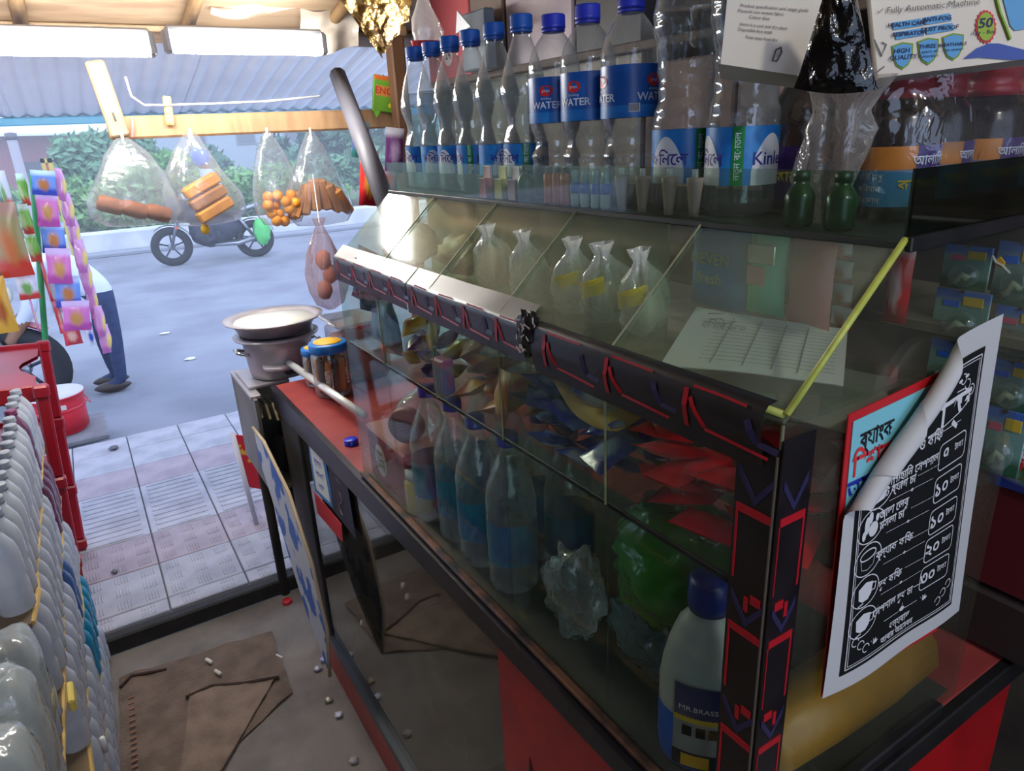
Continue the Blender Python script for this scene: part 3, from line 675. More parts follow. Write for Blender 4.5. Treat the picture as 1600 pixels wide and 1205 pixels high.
# honey bottles with red caps, shrink-wrapped
hb = thing('honey_bottle', 'x', 'bottle', group='dark honey bottles with red caps')
pf = [(.026, 0), (.033, .004), (.034, .01), (.034, .075), (.031, .088), (.022, .098), (.02, .104)]
MB().lathe(smooth_prof(pf) + [(.001, .104)], 26).build('body', mat('dark_honey_plastic', (20, 14, 12), .2), hb, True)
MB().lathe([(.02, .1), (.0225, .1), (.0225, .108), (.0212, .109), (.0212, .118), (.0225, .119), (.0225, .136), (.02, .139), (.001, .139)], 26, wob=lambda a, z: 1 + .015*(1 if int(a*26/(2*pi)) % 2 else -1)).build('cap', mat('dull_red_cap', (150, 26, 40), .4), hb, True)
lb = MB(); band(lb, .0345, .012, .062, -pi, pi, n=36); l = lb.build('label', MAT['honey_blue'], hb, True)
lb = MB(); band(lb, .0348, .043, .062, -pi, pi, n=36); lb.build('label_band', MAT['honey_orange'], l, True)
lb = MB(); band(lb, .0351, .010, .062, .15, 1.1, n=14); lb.build('label_panel', MAT['honey_purple'], l, True)
tx = MB(); add_text(tx, 'কােলা িজরা', .0125, cyl_map(.0354, .030, .62), bold=.02); tx.build('label_name', MAT['honey_yellow'], l)
tx = MB(); add_text(tx, 'আলািমন', .011, cyl_map(.0354, .050, .62), bold=.01)
for a0 in (-.9, 2.0):
    for j in range(3): add_text(tx, ('খাঁটি মধু', 'পিরমান', 'উপাদান')[j], .007, cyl_map(.0351, .037-.010*j, a0))
tx.build('label_text', M_ltext, l)
hs = [(1408, .40, .2), (1500, .36, .5), (1578, .40, .1), (1640, .345, .3)]
for i, (px, X, rz) in enumerate(hs):
    p = Vector((ony(1405, 230, .37).x + .074*i, .372 + .01*(i % 2), 0)); lab = 'dark bottle with dull red cap under wrinkled film, %s from the grey bag' % ORD[i]
    o = hb if i == 0 else dup(hb)
    o['label'] = lab; o.location = (p.x, p.y, TZ); o.rotation_euler = (0, 0, rz - .9)
WRAP = film('shrink_film', (.92, .92, .92), .05, (170, 165, 160), .1, (26, 1.0), .25)
mb = MB()
pts = [(ony(1345, 230, .46).x, .46), (ony(1345, 230, .40).x, .40), (ony(1362, 230, .362).x, .362), (ony(1410, 230, .342).x, .342), (ony(1470, 230, .325).x, .325), (ony(1540, 230, .318).x, .318), (ony(1620, 230, .312).x, .312), (ony(1700, 230, .312).x, .312)]
def wf(u, v):
    k = u*(len(pts)-1); i = min(int(k), len(pts)-2); x = pts[i][0]*(1-(k-i)) + pts[i+1][0]*(k-i); y = pts[i][1]*(1-(k-i)) + pts[i+1][1]*(k-i)
    n_ = noise.noise(Vector((u*9, v*5, 1.3)))*.006
    pull = .012*v*v
    return Vector((x + n_ + pull, y + n_*.6 + pull*.6, TZ + .003 + v*(.134 + .01*noise.noise(Vector((u*6, 0, 9))))))
mb.grid(wf, 44, 16)
tag(mb.build('shrink_wrap', WRAP, smooth=True), 'wrinkled clear film stretched around the red-capped bottles', 'plastic film')
# grey crumpled clear bag standing beside them
g = onx(1296, 262, .575)
mb = bagmesh([(.012, 0), (.019, .012), (.025, .035), (.030, .06), (.031, .078), (.022, .092), (.026, .104), (.036, .118)], 30, 4, .5, 3)
tag(mb.build('clear_bag', film('grey_bag_film', (.8, .79, .77), .3, (190, 184, 176), .12, (34, 1.0), .4), smooth=True, loc=(g.x, g.y, TZ)), 'crumpled grey clear bag in the tray below the mask box', 'bag')
# small goods standing inside the tray rim
def small(name, label, px, X, mb, m, group=None, z=TZ, rz=0, parts=()):
    p = onx(px, 285, X); t = thing(name, label, 'goods' if name not in CATS else CATS[name], (p.x, p.y, z), (0, 0, rz), group)
    mb.build('body', m, t, True)
    for nm, b_, mm in parts: b_.build(nm, mm, t, True)
    return t
CATS = {'lighter': 'lighter', 'sachet_box': 'box', 'nozzle_tube': 'tube', 'green_bottle': 'bottle'}
for i, px in enumerate((858, 871, 884)):
    small('lighter', 'orange plastic lighter behind the tray rim, %s of three' % ORD[i], px, .531, MB().lathe([(.006, 0), (.007, .003), (.007, .036), (.006, .038), (.001, .038)], 14), mat('orange_plastic', (240, 100, 8), .3), 'orange lighters', parts=[('lighter_head', MB().bbox((0, 0, .042), (.010, .008, .009), .002), mat('chrome', (190, 190, 190), .2, 1))])
for i, px in enumerate((899, 914, 931, 946)):
    small('lighter', 'blue and white lighter behind the tray rim, %s of four' % ORD[i], px, .531, MB().lathe([(.005, 0), (.006, .003), (.006, .016), (.001, .016)], 14), M_white, 'blue and white lighters', parts=[('lighter_sleeve', MB().lathe([(.0064, .0165), (.0064, .028), (.001, .028)], 14), mat('bright_blue', (20, 100, 220), .3)), ('lighter_head', MB().lathe([(.0045, .028), (.004, .042), (.001, .043)], 12), mat('pale_clear', (190, 210, 220), .2))])
for i, (px, col, nm) in enumerate(((759, (214, 92, 122), 'rose pink'), (783, (222, 186, 60), 'yellow'), (804, (226, 176, 206), 'pale pink'))):
    p = small('sachet_box', '%s sachet box standing behind the tray rim' % nm, px, .533, MB().bbox((0, 0, .014), (.012, .021, .028), .001), mat('box_%d' % i, col, .5), 'little sachet boxes', parts=[('flap', MB().bbox((.004, 0, .036), (.003, .021, .018), .001), mat('flap_%d' % i, tuple(min(255, int(c*.5+130)) for c in col), .5)), ])
for i, (px) in enumerate((972, 1004, 1046, 1086)):
    small('nozzle_tube', 'pale tapered tube behind the tray rim, %s from the lighters' % ORD[i], px, .533, MB().lathe([(.0045, 0), (.0055, .01), (.008, .034), (.0085, .038), (.001, .038)], 14), mat('pale_pink_tube', (206, 170, 162), .4), 'pale tapered tubes', parts=[('tip', MB().lathe([(.003, .038), (.0028, .046), (.001, .046)], 10), M_white)])
for i, px in enumerate((822, 1252, 1318)):
    small('green_bottle', 'squat dark green bottle behind the tray rim, %s from the street' % ORD[i], px, .538, MB().lathe(smooth_prof([(.010, 0), (.0125, .003), (.0125, .026), (.008, .034), (.006, .036), (.006, .042)]) + [(.001, .042)], 16), mat('green_plastic', (18, 66, 36), .25), 'squat green bottles', parts=[('cap', MB().lathe([(.007, .038), (.007, .046), (.001, .047)], 12), mat('dark_green_cap', (16, 56, 34), .4))])
# ================================================================== MASK BOXES ON TOP
M_boxw = mat('box_white_card', (226, 218, 202), .6, n2=(214, 204, 188), nscale=5)
M_boxink = mat('box_grey_ink', (110, 104, 104), .7)
def card_box(name, label, pts, depth, nrm):
    P = [Vector(p) for p in pts]; t = thing(name, label, 'box', P[3])
    return t, P
# first box: printed side toward us, tilted forward
def onplane(px, py, C, n): r = ray(px, py); return EYE + r*((Vector(C)-EYE).dot(n)/r.dot(n))
BCn = ray(1190, 60); BCn.z = 0; BCn.normalize(); BCn = (BCn + Vector((0, 0, -.10))).normalized(); BCc = onplane(1190, 60, ony(1190, 60, .40), Vector((0, 1, 0)))
P = [onplane(x, y, BCc, BCn) for x, y in ((1150, -140), (1400, -140), (1246, 118), (1126, 100))]
bx = thing('mask_box', 'white card box tilted over the tall bottles, torn open at its side', 'box', P[3])
nb = (P[1]-P[0]).cross(P[3]-P[0]).normalized()
if nb.y < 0: nb = -nb
wp(MB().poly(P, nb, .045), 'carton', M_boxw, bx)
fold = [P[3], P[2], onplane(1268, 140, BCc + BCn*.02, BCn), onplane(1130, 122, BCc + BCn*.02, BCn)]
wp(MB().poly(fold, (0, 1, 0), .003), 'flap', mat('flap_card', (190, 182, 164), .6), bx)
mb = MB(); fm = lambda u, v: lerp4(P, u, v) - nb*.0008
def on_box(u0, v0, su=1.0):
    return lambda x, y: fm(u0 + x*su, v0 - y*.75*su)
for (u, v, s_) in ((.45, .60, 'Product specification and usage guide'), (.34, .635, 'Material non woven fabric'), (.34, .67, 'Colour blue'), (.40, .72, 'Store in a cool and dry place'), (.33, .755, 'Disposable face mask'), (.42, .80, 'Keep away from fire')):
    add_text(mb, s_, .042, on_box(u, v))
mb.tube([fm(.62, .86), fm(.66, .84), fm(.69, .87), fm(.68, .93), fm(.63, .93), fm(.62, .86)], .0007, 4); add_text(mb, '1', .06, on_box(.655, .89))
wp(mb, 'lettering', M_boxink, bx)
wp(MB().poly([fm(u, v) for u, v in ((.12, .44), (.55, .44), (.55, .53), (.12, .53))], nb, -.0006), 'colour_patch', mat('violet_patch', (128, 112, 160), .6), bx)
# black plastic bag between
kc = ony(1305, 66, .335); kn = ray(1305, 66).normalized()
def blk(sg):
    def f(u, v):
        hw = 66*(1 - .70*v**.9); n_ = noise.noise(Vector((u*4, v*4, 2)))
        p = onplane(1306 + 8*v + (u-.5)*2*hw, 138 - 172*v + 8*sin(u*3), kc, kn)
        return p - kn*sg*(.011*max(0, sin(pi*u))**.6*max(0, sin(pi*(.08+.9*v)))**.6*(1 + .5*n_)) - kn*n_*.003
    return f
mb = MB(); mb.grid(blk(1), 18, 18); mb.grid(blk(-1), 18, 18, flip=True)
tag(mb.build('black_bag', mat('black_plastic', (10, 10, 11), .16, bump=(40, .8, .01)), smooth=True), 'shiny black plastic bag wedged between the two mask boxes', 'bag')
# second box with printed badges
Bn2 = ray(1470, 60); Bn2.z = 0; Bn2.normalize(); Bn2 = (Bn2 + Vector((-.10, .06, -.06))).normalized(); Bc2 = ony(1470, 60, .325)
Q = [onplane(x, y, Bc2, Bn2) for x, y in ((1345, -170), (1720, -230), (1712, 78), (1372, 122))]
b2 = thing('mask_box', 'white mask box printed with blue shields and a green badge', 'box', Q[3])
n2_ = (Q[1]-Q[0]).cross(Q[3]-Q[0]).normalized()
if n2_.y < 0: n2_ = -n2_
wp(MB().poly(Q, n2_, .05), 'carton', M_boxw, b2)
ux = (Q[1]-Q[0]).normalized(); uy = -(n2_.cross(ux)); 
if uy.z < 0: uy = -uy
def bpt(px, py, lift=.001):
    r = ray(px, py); t_ = (Q[0]-EYE).dot(n2_)/r.dot(n2_); return EYE + r*t_ - n2_*lift
def bmap(px, py, s_=1.0, lift=.0016): o = bpt(px, py, lift); return lambda x, y: o + ux*x + uy*y
M_badge = mat('badge_blue', (92, 156, 204), .6); M_bgreen = mat('badge_green', (120, 150, 40), .6); M_navy = mat('navy_ink', (30, 40, 80), .6)
for pts_ in (((1393, 36), (1438, 29), (1441, 40), (1396, 47)), ((1442, 28), (1484, 21), (1487, 32), (1445, 39)), ((1397, 51), (1442, 44), (1444, 55), (1400, 62)), ((1446, 43), (1488, 36), (1490, 47), (1448, 54))):
    wp(MB().poly([bpt(x, y, .0004) for x, y in pts_], n2_, -.0006), 'banner', M_badge, b2)
def shield(cx, cy, s_): return [(cx-17*s_, cy-14*s_), (cx, cy-20*s_), (cx+17*s_, cy-18*s_), (cx+16*s_, cy+2*s_), (cx+9*s_, cy+16*s_), (cx, cy+23*s_), (cx-10*s_, cy+17*s_), (cx-15*s_, cy+4*s_)]
for (cx, cy) in ((1410, 86), (1450, 79), (1489, 72)):
    wp(MB().poly([bpt(x, y, .0003) for x, y in shield(cx, cy, 1.0)], n2_, -.0005), 'shield_rim', M_bgreen, b2)
    wp(MB().poly([bpt(x, y, .0008) for x, y in shield(cx, cy, .86)], n2_, -.0005), 'shield', M_badge, b2)
cir = lambda cx, cy, rx, ry, n: [(cx + rx*cos(2*pi*k/n), cy + ry*sin(2*pi*k/n)) for k in range(n)]
star = [(1540 + (17 if k % 2 else 15)*cos(2*pi*k/40), 42 + (27 if k % 2 else 24)*sin(2*pi*k/40)) for k in range(40)]
wp(MB().poly([bpt(x, y, .0003) for x, y in star], n2_, -.0005), 'badge_rim', M_lred, b2)
wp(MB().poly([bpt(x, y, .0008) for x, y in cir(1540, 42, 13, 22, 30)], n2_, -.0005), 'badge', mat('badge_lime', (150, 176, 56), .6), b2)
wp(MB().poly([bpt(x, y, .0004) for x, y in ((1505, 92), (1525, 76), (1545, 68), (1560, 68), (1600, 78), (1640, 74), (1640, 92), (1580, 94), (1530, 90))], n2_, -.0005), 'wave', mat('wave_blue', (60, 84, 160), .6), b2)
wp(MB().poly([bpt(x, y, .0004) for x, y in ((1562, -20), (1640, -30), (1640, 40), (1585, 48), (1578, 40))], n2_, -.0005), 'picture', M_badge, b2)
wp(MB().tube([bpt(x, y, .0006) for x, y in ((1552, -20), (1562, 20), (1572, 45), (1578, 62))], .0012, 5), 'picture_edge', M_bgreen, b2)
mb = MB()
add_text(mb, 'HEALTH CARE', 0.00409, bmap(1417, 38), bold=.02); add_text(mb, 'ANTI-FOG', 0.00409, bmap(1464, 30), bold=.02)
add_text(mb, 'RESPIRATOR', 0.00409, bmap(1420, 53), bold=.02); add_text(mb, 'DUST PROOF', 0.00409, bmap(1468, 45), bold=.02)
add_text(mb, 'HIGH', 0.00462, bmap(1409, 80), bold=.02); add_text(mb, 'QUALITY', 0.00462, bmap(1411, 90), bold=.02)
add_text(mb, 'THREE', 0.00396, bmap(1449, 73), bold=.02); add_text(mb, 'Layers of', 0.00330, bmap(1450, 81)); add_text(mb, 'Protection', 0.00330, bmap(1450, 88))
add_text(mb, 'BREATHABLE', 0.00317, bmap(1488, 70), bold=.02); add_text(mb, 'non woven', 0.00304, bmap(1489, 78))
add_text(mb, '50', 0.00924, bmap(1540, 37), bold=.02); add_text(mb, 'Per - Box', 0.00396, bmap(1538, 51))
wp(mb, 'lettering', M_navy, b2)
mb = MB(); add_text(mb, '✓ Fully Automatic Machine', .0062, bmap(1448, 11)); 
mb.tube([bpt(1366, 62), bpt(1378, 88), bpt(1385, 70), bpt(1378, 66)], .0005, 4); mb.tube([bpt(1366, 116), bpt(1382, 104)], .0005, 4)
wp(mb, 'handwriting', M_boxink, b2)
# ================================================================== MENU AND POSTER ON THE SIDE GLASS
YP = .2795
BLp, BRp, TRp, TLp = ony(1285, 1092, YP), ony(1500, 955, YP), ony(1567, 490, YP), ony(1338, 618, YP)
PWm, PHm = .225, .315
fa, fb = Vector((0, .635*PHm)), Vector((PWm*.68, PHm*1.0)); fd = (fb-fa).normalized(); fn_ = Vector((-fd.y, fd.x)); CR = .0075
def paper(u, v, lift=0.0):
    a = Vector((u*PWm, v*PHm)); s = (a-fa).dot(fn_); k = 0.0; c_ = 1.0; nn = -lift
    up = 0.0
    if s > 0:
        th = s/CR
        # rolls towards the viewer
        rr = CR*(1 + .10*max(0, th-pi)/pi) ; t_ = (a-fa).dot(fd)
        b = fa + fd*t_ + fn_*(sin(th)*(rr - lift)); up = rr - cos(th)*(rr - lift)
        a = b
    else: up = lift
    u2, v2 = a.x/PWm, a.y/PHm
    base = BLp*(1-u2)*(1-v2) + BRp*u2*(1-v2) + TRp*u2*v2 + TLp*(1-u2)*v2
    bow = .004*sin(pi*u2*1.3)*max(0, 1-v2*1.6) + .0015*sin(9*u2+4*v2) + .004*max(0, u2-.6)*max(0, 1-v2)
    return base + Vector((0, -up - bow, 0))
ps = thing('poster', 'teal offer poster with red border behind the curled menu', 'poster', ony(1284, 1088, YP+.004))
PP = [ony(x, y, YP+.0065) for x, y in ((1324, 648), (1500, 566), (1462, 985), (1282, 1088))]
wp(MB().poly(PP, (0, -1, 0), .0012), 'sheet', mat('poster_red', (186, 26, 34), .45), ps)
wp(MB().poly([lerp4(PP, u, v) + Vector((0, -.0016, 0)) for u, v in ((.035, .025), (.97, .025), (.97, .98), (.035, .98))], (0, -1, 0), .0006), 'ground', mat('poster_teal', (120, 186, 194), .45), ps)
fm2 = lambda u0, v0, s_: (lambda x, y: lerp4(PP, u0 + x*s_, v0 - y*s_*.75) + Vector((0, -.0028, 0)))
mb = MB(); add_text(mb, 'ব্যাংক', 1, fm2(.24, .10, .10), bold=.02); wp(mb, 'lettering', M_black, ps)
mb = MB(); add_text(mb, 'িবশাল', 1, fm2(.22, .175, .125), bold=.03); wp(mb, 'lettering', M_lred, ps)
mb = MB(); add_text(mb, 'অফার', 1, fm2(.20, .25, .125), bold=.03); wp(mb, 'lettering', mat('royal_ink', (30, 40, 150), .5), ps)
mn = thing('menu_sheet', 'black and white tea price menu curling off the side glass', 'menu', paper(.5, 0))
mb = MB(); mb.grid(lambda u, v: paper(u, v), 40, 60)
wp(mb, 'paper', mat('menu_paper', (184, 181, 178), .75), mn, True)
M_mblack = mat('menu_black_print', (14, 14, 15), .5); M_mwhite = mat('menu_white_print', (206, 204, 202), .6)
mb = MB(); mb.grid(lambda u, v: paper(.075 + .82*u, .062 + .868*v, .0007), 36, 56); wp(mb, 'print_ground', M_mblack, mn, True)
LF = .0014
ws = MB()
def mline(pts, w_, closed=False):
    pts = pts + [pts[0]] if closed else pts
    L_, R_ = [], []
    for i, p in enumerate(pts):
        q0, q1 = Vector(pts[max(i-1, 0)]), Vector(pts[min(i+1, len(pts)-1)])
        if closed and i in (0, len(pts)-1): q0, q1 = Vector(pts[-2]), Vector(pts[1])
        d = (q1-q0); d = Vector((d.x*PWm, d.y*PHm)); d = d.normalized() if d.length else Vector((1, 0)); n_ = Vector((-d.y/PWm, d.x/PHm))*w_*.5
        L_.append(paper(p[0]-n_.x, p[1]-n_.y, LF)); R_.append(paper(p[0]+n_.x, p[1]+n_.y, LF))
    k = len(pts); ws.add(L_ + R_, [(i, i+1, k+i+1, k+i) for i in range(k-1)])
def sub(p, q, n=14): return [(p[0]+(q[0]-p[0])*i/n, p[1]+(q[1]-p[1])*i/n) for i in range(n+1)]
def frame(u0, u1, v0, v1, w_): 
    for a, b in (((u0, v0), (u1, v0)), ((u1, v0), (u1, v1)), ((u1, v1), (u0, v1)), ((u0, v1), (u0, v0))): mline(sub(a, b, 30), w_)
frame(.098, .872, .080, .912, .0012); frame(.110, .860, .089, .903, .0007)
mtx = lambda u0, v0, s_, sx=1.0: (lambda x, y: paper(u0 + x*s_*sx/PWm, v0 + y*s_/PHm, LF))
def rrect(cu, cv, w_, h_, r_=.012):
    pts = []
    for k in range(4):
        sx, sy = ((1, 1), (-1, 1), (-1, -1), (1, -1))[k]
        for q in range(5):
            a = (k + q/4)*pi/2; pts.append((cu + (sx*(w_/2-r_) + r_*cos(a))/PWm, cv + (sy*(h_/2-r_) + r_*sin(a))/PHm))
    return pts
for i, s_ in enumerate(('৭', '১০', '১০', '২০', '৩০')):
    v = (.658, .553, .447, .350, .250)[i]; u = .715 - .006*i
    mline(rrect(u, v, .048, .026, .005), .0011, True)
    add_text(ws, s_, .0205, mtx(u - .052, v, 1), bold=.02); add_text(ws, 'টাকা', .0086, mtx(u + .052, v + .004, 1), bold=.01)
ci = [(.225, .653), (.188, .555), (.186, .447), (.186, .338), (.186, .229)]
for (u, v) in ci: mline([(u + .0205*cos(2*pi*k/28)/PWm, v + .0162*sin(2*pi*k/28)/PHm) for k in range(28)], .0011, True)
def mpoly(pts, m=ws): m.add([paper(u, v, LF+.0002) for u, v in pts], [tuple(range(len(pts)))])
cxy = lambda c, pts: [(c[0] + x/PWm, c[1] + y/PHm) for x, y in pts]
ell = lambda rx, ry, ox=0, oy=0, n=20: [(ox + rx*cos(2*pi*k/n), oy + ry*sin(2*pi*k/n)) for k in range(n)]
mpoly(cxy(ci[0], [(-.010, -.011), (.009, -.009), (.010, .005), (.006, .009), (-.004, .008), (-.009, .004)])); mline(cxy(ci[0], [(0, .008), (.003, .016)]), .0008)
for e_ in (ell(.007, .0075, .004, -.004), ell(.004, .009, -.006, .003), ell(.0035, .006, -.001, .009), ell(.003, .005, -.010, -.006), ell(.0025, .004, .009, .006)): mpoly(cxy(ci[1], e_))
mline(cxy(ci[2], ell(.012, .005, 0, .005)), .0014, True); mline(cxy(ci[2], [(-.011, .003), (-.009, -.008), (0, -.011), (.009, -.008), (.011, .003)]), .0006)
for c_ in ci[3:]:
    mpoly(cxy(c_, [(-.011, .006), (-.010, -.006), (-.004, -.010), (.004, -.010), (.009, -.005), (.011, .007), (0, .010)])); mline(cxy(c_, [(.011, .005), (.016, .004), (.015, -.003), (.010, -.003)]), .0014)
    mline(cxy(c_, [(-.010, -.013), (-.002, -.012)]), .0014)
for s_, u, v, z in (('ইসপাহািন েসপশাল', .425, .668, .0105), ('িট ব্যাগ চা', .355, .637, .0105), ('আদা েলবু', .335, .570, .0105), ('মসলা চা', .33, .535, .0105), ('ব্ল্যাক কিফ', .365, .437, .0105), ('দুধ কিফ', .36, .325, .0105), ('েসপশাল দুধ চা', .395, .233, .0105), ('ধন্যবাদ', .458, .142, .010), ('আবার আেসবন', .445, .108, .0085), ('ও কিফ', .53, .735, .0125)):
    add_text(ws, s_, z*1.16, mtx(u, v, 1, .86), bold=.018)
add_text(ws, 'ার্ড', .034, mtx(.70, .79, 1), bold=.03)
mline([(.50, .752), (.62, .757), (.74, .770), (.80, .785), (.815, .80), (.808, .82), (.77, .835), (.70, .838)], .0011)
mline([(.60, .742), (.76, .742)], .0007)
for k in range(4): mpoly(cxy((.62 + .05*k, .865), ell(.0035, .0016, 0, .002*(k % 2))))
for (v0, u0, u1) in ((.640, .47, .62), (.540, .45, .61), (.430, .47, .61), (.333, .46, .60), (.238, .54, .60)):
    n = 16
    for k in range(n): uu = u0 + (u1-u0)*k/n; mpoly([(uu, v0), (uu+.004, v0), (uu+.004, v0+.003), (uu, v0+.003)])
for v0 in (.604, .500, .394, .288):
    mline([(.30, v0), (.58, v0)], .0004); mpoly([(.43, v0), (.44, v0+.006), (.45, v0), (.44, v0-.006)])
mline([(.34, .178), (.45, .178)], .0006); mline([(.49, .178), (.58, .178)], .0006); mpoly(cxy((.468, .183), ell(.004, .0026))); mline(cxy((.468, .19), [(0, 0), (.001, .004)]), .0006)
for (u, v, sg) in ((.27, .12, 1), (.62, .165, -1)):
    for k in range(4): mpoly(cxy((u, v), [(0, 0), (.004*cos(.5+k*.6), .004*sin(.5+k*.6)+.002), (.008*cos(.4+k*.6), .008*sin(.4+k*.6)), (.005*cos(.2+k*.6), .004*sin(.2+k*.6))]))
for (u, v, sx, sy) in ((.12, .105, 1, 1), (.848, .105, -1, 1), (.848, .885, -1, -1)):
    for k in range(3): mline([(u + sx*(.010+.014*k + .008*cos(t*.5))/PWm*.6, v + sy*(.010+.012*(2-k) + .008*sin(t*.5))/PHm*.6) for t in range(11)], .0011)
wp(ws, 'lettering', M_mwhite, mn)
# ================================================================== INSIDE THE CASE
SH = 1.189     # middle glass shelf
BT = .905      # counter top
def packet(name, label, loc, size, m, rot=(0, 0, 0), group=None, seed=None, cat='packet', crease=.2):
    seed = rng.random()*40 if seed is None else seed
    o = pillow(size[0], size[1], size[2], seed, crease=crease).build(name, m, smooth=True, loc=loc, rot=rot)
    return tag(o, label, cat, group)
PLACED = {}
# --- first bay: shiny blue wrappers; second: mixed sweets
mblue = printed('wrapper_steel_blue', (74, 112, 160), (150, 180, 210), (50, 70, 120), (110, 150, 180), .2)
mteal = printed('wrapper_teal', (60, 120, 140), (130, 170, 180), (60, 60, 110), None, .2)
mpurp = printed('wrapper_purple', (104, 70, 130), (190, 120, 150), (70, 50, 100), None, .2)
myel = printed('wrapper_yellow', (206, 176, 70), (150, 120, 50), None, (220, 200, 120), .2)
mor = printed('wrapper_orange', (206, 120, 66), (230, 180, 110), (150, 80, 50), (200, 150, 90), .3)
mbr = printed('wrapper_brown', (130, 88, 62), (180, 130, 90), (90, 60, 44), None, .3)
mgry = printed('wrapper_silver', (150, 156, 170), (90, 110, 180), (60, 80, 170), (200, 205, 210), .18)
mroy = printed('wrapper_royal', (40, 66, 160), (170, 190, 210), (30, 46, 130), (120, 150, 200), .2)
mred = printed('wrapper_red', (214, 16, 40), (226, 50, 66), (190, 10, 30), None, .3)
def pile(n, xr, yr, z0, layers, size, mats, kind, where, group, tiltlo=.2, seed=1, lean=0.0):
    r = random.Random(seed); per = max(1, (n + layers - 1)//layers); bay = max(i for i in range(5) if ALLY[i] < (yr[0]+yr[1])/2); by = (ALLY[bay]+.005, ALLY[bay+1]-.005)
    for i in range(n):
        ly = i//per; q = i % per
        x = xr[0] + (xr[1]-xr[0])*r.random(); y = yr[0] + (yr[1]-yr[0])*((q + .5)/per + r.uniform(-.12, .12))
        m, word = mats[i % len(mats)]
        rot = (pi/2 + r.uniform(-tiltlo, tiltlo) + lean, r.uniform(-tiltlo, tiltlo), r.uniform(0, pi)) if not lean else (r.uniform(-.35, .35), r.uniform(-.3, .3), pi/2*1 + r.uniform(-.6, .6))
        z = z0 + (size[2]*.55 if not lean else size[1]*.5) + ly*size[2]*(.8 if not lean else 1.6)
        o = packet(kind, '%s %s, %s %s' % (word, kind.replace('_', ' '), ORD[min(q, 15)], where + ('', ', upper layer', ', third layer', ', topmost layer')[min(ly, 3)]), (x, y, z), size, m, rot, group, seed=r.random()*30)
        settle(o, o.data, SH + .0005, (X0+.006, .70), by, PLACED.setdefault(bay, []))
pile(4, (.425, .45), (1.10, 1.25), SH, 1, (.06, .10, .03), [(mblue, 'steel blue'), (mteal, 'teal'), (mblue, 'blue'), (mpurp, 'purple')], 'wrapper_pack', 'in the bay beside the jars', 'wrappers in the first bay', seed=3, lean=1)
pile(3, (.50, .55), (1.10, 1.24), SH, 1, (.07, .11, .03), [(mteal, 'dark teal'), (mblue, 'dusky blue'), (mpurp, 'violet')], 'snack_pack', 'at the back of the bay beside the jars', 'wrappers in the first bay', seed=4, lean=1)
pile(8, (.42, .47), (.895, 1.06), SH, 2, (.035, .05, .022), [(myel, 'yellow'), (mpurp, 'purple'), (mblue, 'blue'), (myel, 'gold')], 'sweet_packet', 'in the second bay', 'sweets in the second bay', seed=5, tiltlo=.7)
packet('sweet_pouch', 'crumpled yellow sweet pouch standing in the second bay', (.45, .985, SH+.07), (.045, .06, .02), myel, (.2, .2, 1.2))
tag(MB().bbox((0, 0, 0), (.002, .075, .10), .0008).build('price_card', mat('pale_blue_card', (146, 180, 200), .6), loc=(.535, .945, SH+.075), rot=(.12, -.25, 0)), 'pale blue card leaning in the second bay', 'card')
tag(MB().bbox((0, 0, 0), (.02, .032, .055), .003).build('mint_box', printed('mint_print', (150, 140, 190), (200, 120, 170), None, (210, 100, 160)), loc=(.418, .888, SH+.029), rot=(0, 0, .15)), 'small lilac mint box standing at the second bay joint', 'box')
pile(9, (.42, .50), (.71, .86), SH, 3, (.04, .075, .02), [(mor, 'orange'), (mbr, 'brown'), (mor, 'salmon')], 'biscuit_pack', 'in the third bay', 'biscuits in the third bay', seed=8, tiltlo=.5)
packet('biscuit_sachet', 'orange biscuit sachet tucked against the glass below the torn tape', (.428, .735, SH+.038), (.04, .07, .018), mor, (.2, .1, 1.4))
packet('toffee_pack', 'dull brown toffee pack at the back of the third bay', (.535, .78, SH+.06), (.11, .11, .03), mbr, (.1, 0, .9))
# kraft paper draped over blue sachets
def kraft(u, v):
    x = .425 + .17*v; y = .50 + .185*u
    z = SH + .100 + .010*sin(u*3.3) - .035*(1-v)**2*(.5+.5*sin(u*5+.6))+ .006*noise.noise(Vector((u*4, v*4, 2)))
    return Vector((x - .012*(1-v)*sin(u*5), y, z))
mb = MB(); mb.grid(kraft, 20, 14); mb.grid(lambda u, v: kraft(u, v) + Vector((0, 0, -.0012)), 20, 14, flip=True)
tag(mb.build('kraft_sheet', mat('kraft_paper', (216, 180, 104), .75, n2=(192, 154, 84), nscale=14), smooth=True), 'tan kraft paper draped over the blue sachets', 'paper')
pile(16, (.415, .52), (.50, .68), SH, 4, (.05, .06, .016), [(mroy, 'royal blue'), (mgry, 'silver'), (mroy, 'deep blue'), (mblue, 'steel blue')], 'sachet', 'under the kraft paper', 'blue and silver sachets', seed=11, tiltlo=.5)
# red drink-powder packets in the last bay, with their white lettering
def red_packs():
    r = random.Random(5); k = 0
    for i in range(27):
        x = .415 + .33*r.random()**1.5; y = .305 + .17*r.random(); z = SH + .02 + .022*(i//9) + .004*r.random()
        rot = (pi/2 + r.uniform(-.3, .3), r.uniform(-.22, .22), r.uniform(0, pi))
        t = thing('juice_packet', 'x', 'packet', (x, y, z), rot, 'red drink packets in the near bay')
        ly = ('bottom', 'second', 'third', 'top')[min(i//9, 3)]
        t['label'] = 'glossy red drink powder packet, %s in the %s layer of the pile' % (ORD[i % 9], ly)
        po = pillow(.052, .070, .016, i*1.3, crease=.12).build('pouch', mred, t, True)
        settle(t, po.data, SH + .0005, (X0+.006, .74), (YA+.006, .483), PLACED.setdefault(0, []), (0, 0, .003), 34)
        mb = MB(); add_text(mb, 'Tang', .017, plane_map((0, -.0098, .004), (1, 0, 0), (0, 0, 1)), bold=.02); mb.build('lettering', MAT['label_white'], t)
